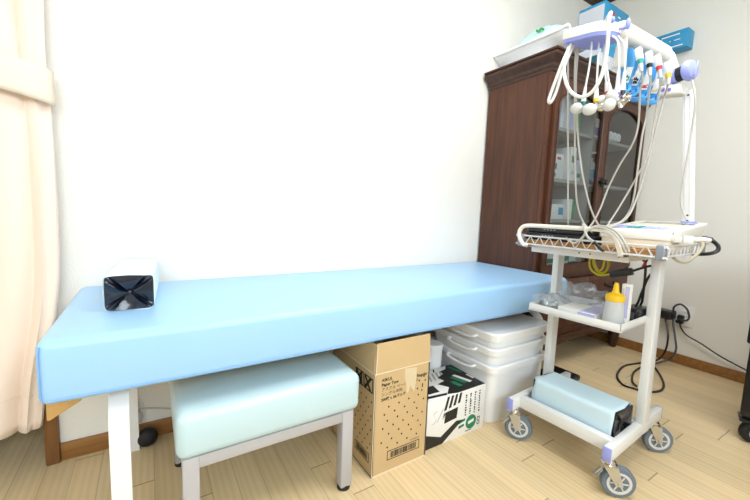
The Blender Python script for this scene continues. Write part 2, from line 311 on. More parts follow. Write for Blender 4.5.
# ------------------------------------------------------------------ examination bed
t = thing('examination_bed', 'long examination bed with a sky blue vinyl mattress along the white wall', 'bed', (.95, -.3, 0))
mt = MB().box(-.010, 1.9, -.590, -.008, .463, .603, .020, 5)
mb = mt.build('mattress', M['vinyl'], t, 50)
r = .0016
MB().tube([(-.001, -.5872, .592), (-.004, -.5882, .57), (-.004, -.5884, .53), (-.004, -.588, .49), (.0, -.586, .474)], r, 6).build('piping', M['piping'], mb)
MB().tube([(1.896, -.5852, .592), (1.8985, -.5862, .57), (1.8985, -.586, .5), (1.894, -.583, .474)], r, 6).build('piping', M['piping'], mb)
MB().tube([(.01, -.589, .4745), (.3, -.5895, .474), (.95, -.5895, .474), (1.6, -.5895, .474), (1.88, -.589, .4745)], .0016, 6).build('hem', M['piping'], mb)
MB().box(.03, 1.87, -.5, -.05, .4375, .468, .004).build('base_board', M['plywood'], t)
MB().prism([(-.012, -.512, .466), (.06, -.512, .466), (.05, -.512, .430), (-.006, -.512, .397), (-.012, -.512, .397)], (0, .02, 0), .002).build('corner_piece', M['plywood'], t)  # made-up wooden wedge in place of the curtain's shaded inner side
def bed_leg(x):
    def arc(r, cy0, sgn, d0, d1): return [(cy0+sgn*r*math.cos(math.radians(k)), .35+r*math.sin(math.radians(k))) for k in range(d0, d1+(1 if d1 > d0 else -1), 9 if d1 > d0 else -9)]
    pts = [(-.545, 0)]+arc(.088, -.457, -1, 0, 90)+arc(.088, -.143, 1, 90, 0)+[(-.055, 0)]
    inn = [(-.531, 0)]+arc(.074, -.457, -1, 0, 90)+arc(.074, -.143, 1, 90, 0)+[(-.069, 0)]
    m = MB()
    m.rings([[(x-.0205, a, b), (x+.0205, a, b), (x+.0205, c, d), (x-.0205, c, d)] for (a, b), (c, d) in zip(pts, inn)])
    m.build('leg_frame', M['white_paint'], t, 40)
bed_leg(.120); bed_leg(1.79)
MB().box(.12, 1.79, -.31, -.27, .400, .436, .003).build('stretcher', M['white_paint'], t)

# ------------------------------------------------------------------ paper-covered pillows
def roll_pillow(label, loc, rz, L_, W_, H_, paper, endm, ends):
    t = thing('roll_pillow', label, 'pillow', (0, 0, 0)); t.location = loc; t.rotation_euler = (0, 0, rz)
    def sec(y, gx, gz, wob=0):
        pr = []
        for i in range(48):
            a = 2*PI*i/48; ca, sa = math.cos(a), math.sin(a); e = .22
            x = (abs(ca)**e)*(1 if ca > 0 else -1)*W_/2*gx; z = H_/2+(abs(sa)**e)*(1 if sa > 0 else -1)*H_/2*gz
            if wob: y2 = y+wob*noise.noise((x*40, z*40, y*5))
            else: y2 = y
            pr.append((x, y2, max(z, 0)))
        return pr
    MB().rings([sec(-L_/2+.012, .93, .93), sec(-L_/2+.02, .97, .97)]+[sec(-L_/2+.03+i*(L_-.06)/8, .985, .985) for i in range(9)]+[sec(L_/2-.012, .93, .93)]).build('pillow_core', endm, t, 60)
    m = MB()
    m.rings([sec(-L_/2+.006, 1.012, 1.006, .012)]+[sec(-L_/2+.02+i*(L_-.04)/12, 1.006+.006*noise.noise((i*.7, 0, 1)), 1.004) for i in range(13)]+[sec(L_/2-.006, 1.0, 1.0, .012)], cap=False)
    pc = m.build('paper_cover', paper, t, 60); mo = pc.modifiers.new('Solidify', 'SOLIDIFY'); mo.thickness = .0015; mo.offset = 1
    for sgn in ends:                                                  # gathered vinyl end with radiating folds and a button
        g = []; yb = sgn*(L_/2-.008)
        for j in range(9):
            f = j/8; row = []
            for i in range(97):
                a = 2*PI*i/96; ca, sa = math.cos(a), math.sin(a); e = .22
                x = (abs(ca)**e)*(1 if ca > 0 else -1)*W_/2*.955*f; z = H_/2+(abs(sa)**e)*(1 if sa > 0 else -1)*H_/2*.955*f
                fold = .006*math.sin(f*PI)*(math.sin(9*a+.6*math.sin(3*a))+.5*math.sin(17*a+2))
                row.append((x, yb+sgn*(.006-.012*(1-f)**2+fold*.8), z))
            g.append(row)
        if sgn > 0: g = [r[::-1] for r in g]
        e_ = MB().grid(g).build('gathered_end', endm, t, 70)
        MB().ell((0, yb+sgn*.0, H_/2), (.006, .004, .006)).build('button', endm, e_)
    return t
roll_pillow('small white paper covered roll pillow with a gathered navy end lying on the blue bed', (.152, -.235, .603), math.radians(-3), .33, .112, .094, M['paperw'], M['navy'], (-1,))

# ------------------------------------------------------------------ mint stool
t = thing('step_stool', 'low padded stool with a pale mint vinyl top and silver legs under the bed', 'stool', (.485, -.45, 0))
MB().box(.232, .742, -.612, -.19, .264, .384, .024, 4).build('seat_cushion', M['mint'], t, 50)
MB().box(.262, .70, -.603, -.578, .234, .266, .002).box(.262, .70, -.225, -.20, .234, .266, .002).box(.25, .275, -.59, -.21, .234, .266, .002).box(.69, .715, -.59, -.21, .234, .266, .002).build('seat_frame', M['steel'], t)
for x in (.245, .682):
    for y in (-.606, -.235):
        l = MB().box(x, x+.038, y, y+.038, .012, .268, .003).build('leg', M['steel'], t)
        MB().cyl((x+.019, y+.019, 0), (x+.019, y+.019, .016), .021, .019).build('foot_cap', M['rubber'], l)

# ------------------------------------------------------------------ cardboard box, open with flaps up
t = thing('cardboard_box', 'tall brown cardboard paper towel box with dotted sides standing beside the stool', 'box', (.91, -.45, 0))
X0, X1, Y0, Y1, ZB = .797, 1.03, -.602, -.30, .362
MB().box(X0, X1, Y0, Y1, 0, .004).box(X0, X1, Y0, Y0+.005, 0, ZB).box(X0, X1, Y1-.005, Y1, 0, ZB).box(X0, X0+.005, Y0, Y1, 0, ZB).box(X1-.005, X1, Y0, Y1, 0, ZB).build('carton_body', M['card'], t)
MB().box(X0+.03, X1-.03, Y0+.03, Y1-.03, .004, .33, .01).build('packed_liner', M['residue'], t)
MB().hexa([(X0+.004, Y0, ZB), (X1-.001, Y0, ZB), (X1-.001, Y0+.005, ZB), (X0+.004, Y0+.005, ZB), (X0+.009, Y0+.004, .462), (X1-.002, Y0+.004, .462), (X1-.002, Y0+.009, .462), (X0+.009, Y0+.009, .462)]).build('flap', M['card'], t)
MB().hexa([(X0, Y0+.006, ZB), (X0+.005, Y0+.006, ZB), (X0+.005, Y1, ZB), (X0, Y1, ZB), (X0+.008, Y0+.011, .457), (X0+.013, Y0+.011, .457), (X0+.013, Y1-.01, .455), (X0+.008, Y1-.01, .455)]).build('flap', M['card'], t)
MB().hexa([(X1-.005, Y0+.006, ZB), (X1, Y0+.006, ZB), (X1, Y1, ZB), (X1-.005, Y1, ZB), (X1+.001, Y0+.03, .44), (X1+.006, Y0+.03, .44), (X1+.006, Y1-.01, .44), (X1+.001, Y1-.01, .44)]).build('flap', M['card'], t)
MB().prism([(X0+.0005, Y0-.0006, ZB-.006), (X0+.006, Y0-.0006, ZB-.002), (X0+.0105, Y0+.0032, .460), (X0+.0085, Y0+.0032, .461), (X0+.0038, Y0-.0004, ZB+.004)], (0, .002, 0)).build('torn_edge', M['cardedge'], t)
MB().box(X0, X1, Y0-.0007, Y0, ZB-.0015, ZB+.0015).box(X0-.0006, X0, Y0, Y1, ZB-.0015, ZB+.0015).box(X0, X1, Y0-.0008, Y0, 0, .004).box(X0-.0006, X0+.002, Y0-.0008, Y0+.001, 0, ZB).build('crease', M['cardedge'], t)
ux, uz = (1, 0, 0), (0, 0, 1)
lt = MB()
lt.text('ASKUL', (.824, Y0, .332), ux, uz, .0145, bold=.0003)
lt.text('Paper Tow', (.824, Y0, .315), ux, uz, .0155, bold=.0004).text('Regular', (.972, Y0, .315), ux, uz, .0155, bold=.0004)
lt.text('アスクル ペーパ', (.824, Y0, .298), ux, uz, .0145).text('ル', (.968, Y0, .300), ux, uz, .0145)
lt.text('シングル中判', (.824, Y0, .281), ux, uz, .0145).text('200枚 x 36パック', (.824, Y0, .264), ux, uz, .0135, bold=.0003)
lt.build('lettering', M['ink'], t)
# small printed diamonds, in slanting rows as on the carton
dm = MB(); rng = random.Random(5)
for r_ in range(8):
    for k in range(5):
        x = .832+k*.042+(.021 if r_ % 2 else 0)+(r_ % 3)*.004; z = .262-r_*.0245+k*.0035
        if x > 1.018 or (z > .25 and x < .95): continue
        dm.prism([(x-.0036, Y0-.0005, z), (x, Y0-.0005, z-.0042), (x+.0036, Y0-.0005, z), (x, Y0-.0005, z+.0042)], (0, .0005, 0))
for k, (x, z) in enumerate([(.985, .30), (1.005, .312), (1.0, .283), (1.012, .296), (.978, .272), (.998, .262)]):
    dm.prism([(x-.0036, Y0-.0005, z), (x, Y0-.0005, z-.0042), (x+.0036, Y0-.0005, z), (x, Y0-.0005, z+.0042)], (0, .0005, 0))
for r_ in range(8):
    for k in range(8):
        y = Y0+.015+k*.034+(.017 if r_ % 2 else 0); z = .262-r_*.0245
        if y < Y1-.01: dm.prism([(X0-.0005, y-.0036, z), (X0-.0005, y, z-.0042), (X0-.0005, y+.0036, z), (X0-.0005, y, z+.0042)], (.0005, 0, 0))
dm.build('printed_dots', M['ink'], t)
def frame(m, o, a, b, w, h, th, n):
    o, a, b, n = map(Vector, (o, a, b, n)); n = n*.0006
    for x0, y0, x1, y1 in ((0, 0, w, th), (0, h-th, w, h), (0, 0, th, h), (w-th, 0, w, h)):
        m.prism([o+a*x0+b*y0+n, o+a*x1+b*y0+n, o+a*x1+b*y1+n, o+a*x0+b*y1+n], -n)
def bars(m, o, a, b, w, h, n, seed):
    o, a, b, n = map(Vector, (o, a, b, n)); n = n*.0006; x = 0; q = random.Random(seed)
    while x < w:
        d = q.choice((.0012, .002, .003)); e = min(x+d, w)
        m.prism([o+a*x+n, o+a*e+n, o+a*e+b*h+n, o+a*x+b*h+n], -n); x = e+q.choice((.0012, .0018, .0026))
m = MB(); frame(m, (.858, Y0, .042), (1, 0, 0), (0, 0, 1), .14, .034, .0022, (0, -1, 0)); bars(m, (.872, Y0, .048), (1, 0, 0), (0, 0, 1), .112, .022, (0, -1, 0), 3)
frame(m, (X0, Y0+.115, .042), (0, -1, 0), (0, 0, 1), .095, .034, .0022, (-1, 0, 0)); bars(m, (X0, Y0+.105, .048), (0, -1, 0), (0, 0, 1), .075, .022, (-1, 0, 0), 4)
m.build('barcode', M['ink'], t)
m = MB(); o = Vector((X0, Y0+.125, .292)); frame(m, o, (0, -1, 0), (0, 0, 1), .055, .05, .004, (-1, 0, 0)); frame(m, o+Vector((0, -.06, 0)), (0, -1, 0), (0, 0, 1), .055, .05, .004, (-1, 0, 0))
m.text('M', (X0, Y0+.122, .297), (0, -1, 0), uz, .056, bold=.003).text('X', (X0, Y0+.062, .297), (0, -1, 0), uz, .056, bold=.003)
m.build('printed_emblem', M['ink'], t)
MB().text('NO.000102', (.955, Y0, .082), ux, uz, .0085).build('lettering', M['ink'], t)
MB().prism([(.918, Y0-.0008, .358), (.970, Y0-.0008, .352), (.969, Y0-.0008, .30), (.962, Y0-.0008, .262), (.955, Y0-.0008, .275), (.944, Y0-.0008, .292), (.938, Y0-.0008, .272), (.931, Y0-.0008, .268), (.926, Y0-.0008, .30), (.92, Y0-.0008, .32)], (0, .0008, 0)).build('torn_tape', M['residue'], t)

# ------------------------------------------------------------------ wipes carton
t = thing('wipes_carton', 'low white carton printed black and green lying between the cardboard box and the tubs', 'box', (1.21, -.47, 0))
A0, A1, B0, B1, ZT = 1.045, 1.362, -.585, -.375, .192
MB().box(A0, A1, B0, B1, 0, ZT, .002).build('carton_body', M['cwhite'], t)
def flat(m, pts, n): n = Vector(n)*.0006; m.prism([Vector(q)+n for q in pts], -n)
m = MB()
flat(m, [(1.155, B0+.012, ZT), (1.20, B0, ZT), (A1-.004, B0+.002, ZT), (A1-.002, B1-.004, ZT), (1.33, B1-.002, ZT), (1.30, B1-.03, ZT), (1.265, B1-.035, ZT), (1.26, B1-.06, ZT), (1.215, B1-.075, ZT), (1.22, B1-.11, ZT), (1.175, B1-.12, ZT), (1.20, B1-.16, ZT)], (0, 0, 1))
for k in range(6): flat(m, [(1.06+k*.034, B1-.03, ZT), (1.068+k*.034, B1-.03, ZT), (1.085+k*.034, B1-.006, ZT), (1.077+k*.034, B1-.006, ZT)], (0, 0, 1))
flat(m, [(1.075, B0+.045, ZT), (1.14, B0+.04, ZT), (1.15, B0+.09, ZT), (1.085, B0+.095, ZT)], (0, 0, 1))
flat(m, [(1.05, B0+.02, ZT), (1.15, B0+.008, ZT), (1.16, B0+.02, ZT), (1.06, B0+.034, ZT)], (0, 0, 1))
flat(m, [(A0+.001, B0, .002), (1.13, B0, .002), (1.235, B0, .07), (1.20, B0, .075), (1.12, B0, .032), (A0+.001, B0, .06)], (0, -1, 0))
for k in range(4): flat(m, [(1.13+k*.024, B0, .135+k*.004), (1.143+k*.024, B0, .136+k*.004), (1.158+k*.022, B0, .188), (1.146+k*.022, B0, .188)], (0, -1, 0))
flat(m, [(1.135, B0, .082), (1.20, B0, .088), (1.205, B0, .132), (1.14, B0, .126)], (0, -1, 0))
for k in range(4):
    for j in range(9): q = random.Random(k*20+j); h = .004+.004*q.random(); x = 1.245+k*.026; z = .172-j*.0105; flat(m, [(x, B0, z), (x+.004+.006*q.random(), B0, z), (x+.008, B0, z-h), (x+.001, B0, z-h)], (0, -1, 0))
flat(m, [(1.255, B0, .012), (1.29, B0, .012), (1.29, B0, .015), (1.255, B0, .015)], (0, -1, 0))
m.text('CCI', (A1-.027, B0, .022), uz, (-1, 0, 0), .022, bold=.001).build('black_print', M['cblack'], t)
m = MB()
flat(m, [(1.325, B1-.016, ZT), (1.338, B1-.02, ZT), (1.352, B1-.085, ZT), (1.337, B1-.085, ZT)], (0, 0, 1.8)); flat(m, [(1.262, B1-.10, ZT), (1.278, B1-.10, ZT), (1.30, B1-.165, ZT), (1.28, B1-.165, ZT)], (0, 0, 1.8)); flat(m, [(1.235, B1-.13, ZT), (1.255, B1-.13, ZT), (1.262, B1-.175, ZT), (1.24, B1-.175, ZT)], (0, 0, 1.8))
flat(m, [(1.285+.03*math.cos(a*PI/12), B0, .047+.03*math.sin(a*PI/12)) for a in range(24)], (0, -1, 0)); flat(m, [(1.215, B0, .055), (1.25, B0, .062), (1.25, B0, .072), (1.215, B0, .066)], (0, -1, 0)); flat(m, [(1.215, B0, .035), (1.245, B0, .04), (1.245, B0, .05), (1.215, B0, .046)], (0, -1, 0))
m.build('green_print', M['cgreen'], t)
m = MB(); flat(m, [(1.283, B1-.09, ZT), (1.30, B1-.088, ZT), (1.327, B1-.165, ZT), (1.308, B1-.17, ZT)], (0, 0, 1.8)); flat(m, [(1.345, B1-.11, ZT), (1.355, B1-.11, ZT), (1.357, B1-.15, ZT), (1.347, B1-.15, ZT)], (0, 0, 1.8)); flat(m, [(1.268, B0, .04), (1.30, B0, .046), (1.30, B0, .058), (1.268, B0, .052)], (0, -2.4, 0))
m.build('white_print', M['cwhite'], t)
m = MB().text('S/P', (1.058, B0, .092), (1, 0, .1), (0, 0, 1), .075, shear=.35, bold=-.004)
for k in range(9): flat(m, [(1.055+k*.022, B0+.12, ZT), (1.062+k*.022, B0+.12, ZT), (1.09+k*.022, B1-.035, ZT), (1.081+k*.022, B1-.035, ZT)], (0, 0, .7))
m.build('grey_print', M['cgrey'], t)

# ------------------------------------------------------------------ stacked white tubs
def tub(label, z0, h, x0, x1, y0, y1, tap, lid=False):
    t = thing('storage_tub', label, 'tub', ((x0+x1)/2, (y0+y1)/2, z0), group='white plastic tubs stacked under the bed')
    def ring(f, z, off=0, r=.04):
        a0, a1, b0, b1 = x0-tap*f-off, x1+tap*f+off, y0-tap*f-off, y1+tap*f+off; o = []
        for cx, cy, s in ((a1-r, b1-r, 0), (a0+r, b1-r, 1), (a0+r, b0+r, 2), (a1-r, b0+r, 3)):
            for k in range(6): a = PI/2*(s+k/5); o.append((cx+r*math.cos(a), cy+r*math.sin(a), z))
        return o
    m = MB().rings([ring(0, z0), ring(1, z0+h), ring(1, z0+h, -.003), ring(.02, z0+.004, -.003)]); m.build('tub_body', M['plastic'], t, 40)
    MB().rings([ring(1, z0+h-.032, .004), ring(1, z0+h-.028, .010), ring(1, z0+h-.003, .013), ring(1, z0+h, .011), ring(1, z0+h, .002), ring(1, z0+h-.032, .001)], cap=False, closed=True).build('rim', M['plastic'], t, 40)
    hx = x0-tap-.014; ym = (y0+y1)/2-.03
    MB().tube([(hx+.008, ym-.075, z0+h-.02), (hx-.012, ym-.075, z0+h-.022), (hx-.016, ym-.04, z0+h-.030), (hx-.016, ym+.04, z0+h-.030), (hx-.012, ym+.075, z0+h-.022), (hx+.008, ym+.075, z0+h-.02)], .006, 8).build('handle', M['plastic'], t)
    if lid:
        MB().rings([ring(1, z0+h-.012, .0135), ring(1, z0+h+.004, .0155), ring(1, z0+h+.008, .013), ring(1, z0+h+.008, -.006), ring(1, z0+h+.003, -.010), ring(1, z0+h+.003, -.03)]).build('lid', M['plastic'], t, 30)
    return t
tx0, tx1, ty0, ty1 = 1.394, 1.70, -.585, -.25
tub('tall white plastic tub at the bottom of the stack of three', 0, .268, tx0, tx1, ty0, ty1, .027)
tub('white plastic tub nested in the middle of the stack of three', .075, .268, tx0, tx1, ty0, ty1, .027)
tub('topmost lidded white plastic tub of the stack of three', .14, .262, tx0, tx1, ty0, ty1, .027, True)
t = thing('lidded_canister', 'small round white canister behind the printed carton under the bed', 'canister', (1.295, -.33, 0))
MB().turn((1.295, -.33, 0), (0, 0, 1), [(.033, 0), (.035, .01), (.039, .28), (.039, .285)]).build('canister_body', M['plastic'], t)
MB().turn((1.295, -.33, .268), (0, 0, 1), [(.041, 0), (.042, .003), (.042, .02), (.038, .024), (.0, .024)]).build('lid', M['plastic'], t)
single(MB().box(1.06, 1.25, -.365, -.12, 0, .235, .006), 'storage_case', M['plastic'], 'plain white case against the wall behind the printed carton', 'case', (1.185, -.23, 0))
t = thing('plastic_slab', 'flat black plastic slab on the floor behind the equipment cart', 'slab', (2.08, -.46, 0))
MB().box(1.93, 2.17, -.56, -.40, .006, .035, .008, 3).build('body', M['black'], t); MB().box(1.95, 2.15, -.54, -.42, 0, .008).build('rubber_foot', M['rubber'], t)

# ------------------------------------------------------------------ sockets and cords
def socket(label, o, a, n, w=.07, h=.12):
    o, a, n = map(Vector, (o, a, n)); z = Vector((0, 0, 1)); t = thing('wall_socket', label, 'socket', o)
    MB().obox(o+n*.004, a, z, n, w/2, h/2, .004, .002).build('face_plate', M['plate'], t)
    for k in (-1, 0, 1):
        f = MB().obox(o+n*.009+z*(k*.026), a, z, n, w*.26, .011, .002, .001).build('outlet', M['plate'], t)
        m = MB()
        for s in (-.005, .005): m.obox(o+n*.0112+z*(k*.026)+a*s, a, z, n, .0009, .004, .0004)
        m.build('slot', M['black'], f)
    return t
socket('white wall socket on the beige wall near the right edge', (3.0, -.738, .306), (0, -1, 0), (-1, 0, 0), .075, .125)
socket('white wall socket low on the wall behind the left bed leg', (.10, 0, .10), (1, 0, 0), (0, -1, 0), .075, .12)
t = thing('power_plug', 'black power plug in the wall socket on the right', 'plug', (2.97, -.722, .30))
MB().box(2.955, 2.989, -.735, -.705, .285, .315, .006, 3).build('plug_body', M['black'], t)
t = thing('power_plug', 'second black power plug beside the first in the wall socket', 'plug', (2.97, -.722, .262))
MB().box(2.955, 2.989, -.735, -.700, .262, .282, .005, 3).build('plug_body', M['black'], t)
t = thing('adapter', 'black power adapter hanging at the wall socket beside the cart leg', 'adapter', (2.93, -.64, .30))
MB().box(2.90, 2.985, -.695, -.600, .282, .335, .01, 3).build('adapter_body', M['black'], t)
single(MB().tube([(2.96, -.72, .272), (2.955, -.735, .235), (2.96, -.765, .20), (2.965, -.83, .172), (2.97, -.92, .125), (2.972, -1.02, .09), (2.97, -1.15, .05), (2.96, -1.3, .02)], .0042), 'power_cable', M['black'], 'thin black cord sagging from the wall socket down to the black trolley', 'cable', (2.96, -.72, .272))
single(MB().tube([(2.92, -.66, .285), (2.87, -.70, .20), (2.86, -.70, .10), (2.84, -.67, .03), (2.76, -.614, .006), (2.613, -.586, .0055), (2.434, -.627, .0055), (2.335, -.695, .0055), (2.333, -.745, .006), (2.36, -.80, .0055), (2.43, -.83, .0055), (2.53, -.815, .0055), (2.667, -.75, .0055), (2.76, -.68, .012), (2.70, -.655, .014), (2.572, -.656, .0055), (2.43, -.705, .0055), (2.36, -.752, .014)], .0055), 'coiled_cable', M['black'], 'black cord lying in loops on the floor behind the cart leg', 'cable', (2.92, -.66, .285))
single(MB().tube([(2.95, -.71, .30), (2.90, -.76, .30), (2.86, -.79, .33), (2.85, -.78, .38), (2.87, -.74, .40), (2.91, -.70, .37), (2.94, -.69, .33), (2.93, -.70, .26), (2.88, -.73, .20), (2.86, -.75, .12), (2.87, -.72, .05), (2.80, -.66, .0055)], .0055), 'looped_cable', M['darkgrey'], 'dark cord looping around the wall socket plugs', 'cable', (2.95, -.71, .30))
t = thing('adapter', 'round black adapter on the floor behind the left bed leg', 'adapter', (.165, -.055, 0))
MB().ell((.165, -.055, .034), (.034, .03, .034)).build('adapter_body', M['rubber'], t)
single(MB().tube([(.125, -.012, .115), (.135, -.035, .135), (.15, -.04, .125), (.15, -.035, .095), (.13, -.03, .085), (.125, -.035, .11), (.14, -.04, .14), (.20, -.045, .13), (.30, -.05, .10), (.42, -.06, .075)], .0026), 'thin_cable', M['lead'], 'thin pale cord running from the socket behind the left bed leg', 'cable', (.125, -.012, .115))
# ------------------------------------------------------------------ glass-fronted cabinet
CX0, CX1, CYF, CYB, CT = 1.908, 2.976, -.405, -.016, 1.64
t = thing('display_cabinet', 'tall dark walnut cabinet with arched glass doors in the corner', 'cabinet', (2.446, -.22, 0))
MB().box(CX0, CX0+.022, CYF+.02, CYB, .12, CT).build('side_panel', M['cab'], t)
MB().box(CX1-.022, CX1, CYF+.02, CYB, .12, CT).build('side_panel', M['cab'], t)
MB().box(CX0+.022, CX1-.022, CYB-.012, CYB, .14, CT).build('back_panel', M['cabin'], t)
MB().box(CX0+.022, CX1-.022, CYF+.02, CYB-.012, .15, .17).box(CX0+.022, CX1-.022, CYF+.024, CYB-.012, .545, .565).box(CX0+.022, CX1-.022, CYF+.02, CYB-.012, CT-.02, CT).build('carcass_board', M['cab'], t)
def cornice(prof):
    m = MB()
    m.rings([[(CX0-d, CYB, z), (CX0-d, CYF-d, z), (CX1+min(d, .015), CYF-d, z), (CX1+min(d, .015), CYB, z)] for d, z in prof]); return m
cornice([(.0, 1.612), (.006, 1.618), (.006, 1.628), (.014, 1.636), (.016, 1.648), (.030, 1.660), (.044, 1.668), (.050, 1.674), (.050, 1.686), (.046, 1.690), (.054, 1.694), (.054, 1.702)]).build('cornice', M['cabx'], t)
for x in (CX0, CX1-.028): MB().box(x, x+.028, CYF, CYF+.02, .14, 1.615, .003).build('corner_stile', M['cab'], t)
MB().box(CX0+.04, CX1-.04, CYF, CYF+.02, 1.590, 1.615, .002).build('front_rail', M['cab'], t)
MB().box(CX0+.04, CX1-.04, CYF, CYF+.02, .545, .575, .002).build('front_rail', M['cab'], t)
for z in (.88, 1.105, 1.38): MB().box(CX0+.024, CX1-.024, CYF+.05, CYB-.014, z-.018, z).build('shelf', M['cabin'], t)
MB().box(2.44, 2.452, CYF+.05, CYB-.014, .57, CT-.02).build('divider', M['cabin'], t)
def door(x0, x1, knob_x):
    zb, zt, st, a = .578, 1.588, .034, .12
    xi0, xi1, zi0 = x0+st, x1-st, zb+.055; xc = (xi0+xi1)/2; hw = (xi1-xi0)/2
    N_ = 24; top = [(xc+hw*math.cos(PI*k/N_), 1.44+.115*math.sin(PI*k/N_)**.8) for k in range(N_+1)]
    inner = [(xi0, zi0), (xi1, zi0)]+top
    m = MB(); y0, y1 = CYF-.016, CYF+.004
    m.box(x0, xi0, y0, y1, zb, zt).box(xi1, x1, y0, y1, zb, zt).box(xi0, xi1, y0, y1, zb, zi0)
    for (xa, za), (xb, zb_) in zip(top, top[1:]): m.hexa([(xa, y0, za), (xb, y0, zb_), (xb, y1, zb_), (xa, y1, za), (xa, y0, zt), (xb, y0, zt), (xb, y1, zt), (xa, y1, zt)])
    d = m.build('door', M['cab'], t)
    MB().tube([(x, y0-.001, z) for x, z in inner], .005, 8, closed=True, sub=1).build('arch_bead', M['cabx'], d)
    MB().prism([(x, CYF-.006, z) for x, z in inner], (0, .003, 0)).build('glass_pane', M['pane'], d)
    k = MB().turn((knob_x, y0, 1.105), (0, -1, 0), [(.006, 0), (.006, .012), (.014, .016), (.016, .022), (.012, .028), (.0, .03)], 16)
    k.obox((knob_x, y0-.002, 1.105), (1, 0, 0), (0, 0, 1), (0, 1, 0), .016, .028, .002, .001); k.build('knob', M['brass'], d)
door(CX0+.03, 2.445, 2.427); door(2.448, CX1-.03, 2.466)
def drawer(x0, x1, z0, z1):
    d = MB().box(x0, x1, CYF-.014, CYF+.006, z0, z1, .005, 2).build('drawer', M['cab'], t)
    MB().box(x0+.03, x1-.03, CYF-.017, CYF-.013, z0+.02, z1-.02, .002).build('raised_panel', M['cab'], d)
    xm, zm = (x0+x1)/2, (z0+z1)/2
    MB().tube([(xm-.055, CYF-.016, zm+.006), (xm-.045, CYF-.034, zm-.004), (xm-.02, CYF-.04, zm-.012), (xm+.02, CYF-.04, zm-.012), (xm+.045, CYF-.034, zm-.004), (xm+.055, CYF-.016, zm+.006)], .0055, 8).ell((xm-.055, CYF-.017, zm+.006), (.013, .004, .013)).ell((xm+.055, CYF-.017, zm+.006), (.013, .004, .013)).ell((xm, CYF-.038, zm-.013), (.014, .006, .009)).build('handle', M['brass'], d)
drawer(CX0+.042, 2.444, .405, .543); drawer(2.449, CX1-.042, .405, .543); drawer(CX0+.042, 2.444, .262, .40); drawer(2.449, CX1-.042, .262, .40)
MB().box(CX0+.04, CX1-.04, CYF, CYF+.02, .20, .262, .002).build('front_rail', M['cab'], t)
sk = [(CX0+.03, .20)]+[(CX0+.03+(CX1-CX0-.06)*k/20, .135+.03*math.sin(PI*k/20)) for k in range(21)]+[(CX1-.03, .20)]
MB().prism([(x, CYF-.004, z) for x, z in sk], (0, .02, 0)).build('skirt', M['cabx'], t)
MB().box(CX0-.004, CX1+.004, CYF-.012, CYB, .195, .212, .004).build('base_moulding', M['cabx'], t)
for x in (CX0+.035, CX1-.04):
    for y in (CYF+.03, CYB-.04): MB().turn((x, y, 0), (0, 0, 1), [(.018, 0), (.022, .01), (.03, .07), (.034, .10), (.028, .12), (.034, .15)], 16).build('foot', M['cabx'], t)

# what stands behind the glass
def carton(name, label, x0, x1, y0, y1, z0, z1, m, stripe=None, cat='box', group=None, bev=.002):
    t = thing(name, label, cat, ((x0+x1)/2, (y0+y1)/2, z0), group=group)
    MB().box(x0, x1, y0, y1, z0, z1, bev).build('carton_body', m, t)
    for (a, b, c, d, sm) in (stripe or []):                          # printed fields on the front, as fractions of width and height
        w, h = x1-x0, z1-z0; MB().box(x0+a*w, x0+b*w, y0-.0006, y0, z0+c*h, z0+d*h).build('printed_field', sm, t)
    return t
W_, G_ = M['label'], M['cgreen']
cols = [M['lilac'], M['label'], M['gpale'], M['label'], M['lilac'], M['gpale'], M['label'], M['green']]
x = 2.10
for i in range(8):
    w = .022+.006*((i*37) % 3)
    b = thing('booklet', ['pale lilac', 'white', 'light grey', 'white', 'faded lilac', 'grey', 'cream white', 'green'][i]+' booklet upright on the upper cabinet shelf, number %s from the left' % ['one', 'two', 'three', 'four', 'five', 'six', 'seven', 'eight'][i], 'booklet', (x+w/2, -.25, 1.38), group='booklets on the upper shelf of the cabinet')
    h = .17+.02*((i*53) % 4)/3
    MB().box(x, x+.0015, -.34, -.16, 1.381, 1.381+h).box(x+w-.0035, x+w-.002, -.34, -.16, 1.381, 1.381+h).box(x, x+w-.002, -.342, -.339, 1.381, 1.381+h, .0008).build('cover', cols[i], b)
    MB().box(x+.0015, x+w-.0035, -.337, -.165, 1.383, 1.378+h).build('pages', M['label'], b); x += w
carton('paper_packet', 'tall pale lilac packet standing at the left end of the upper cabinet shelf', 1.995, 2.09, -.33, -.12, 1.38, 1.56, M['lilac'], [(.1, .6, .4, .6, M['gpale']), (.2, .5, .12, .22, M['red'])])
carton('form_packet', 'white box with red mark on the middle shelf behind the left glass door', 2.03, 2.21, -.33, -.12, 1.105, 1.245, W_, [(.62, .82, .78, .88, M['red']), (.4, .62, .4, .62, M['black']), (.42, .6, .08, .24, M['darkgrey'])])
carton('medicine_box', 'slim white medicine box standing on the middle cabinet shelf near the door gap', 2.275, 2.335, -.33, -.2, 1.105, 1.30, W_, [(.2, .8, .55, .75, G_), (.2, .8, .2, .3, M['gpale'])])
carton('medicine_box', 'pale box standing right of the slim medicine box on the middle cabinet shelf', 2.345, 2.40, -.33, -.2, 1.105, 1.23, M['gpale'], [(.15, .85, .2, .4, G_)])
carton('gauze_box', 'white gauze box on the lower shelf at the left behind the glass', 1.99, 2.10, -.33, -.15, .88, .985, W_, [(.1, .3, .1, .5, M['red'])])
carton('gauze_box', 'white gauze box with blue print on the lower cabinet shelf in the middle', 2.12, 2.25, -.33, -.15, .88, .965, W_, [(.6, .95, .3, .8, M['gblue'])])
carton('swab_box', 'narrow white and green box on the lower cabinet shelf by the door gap', 2.30, 2.36, -.33, -.22, .88, 1.0, W_, [(.6, 1, 0, 1, M['green'])])
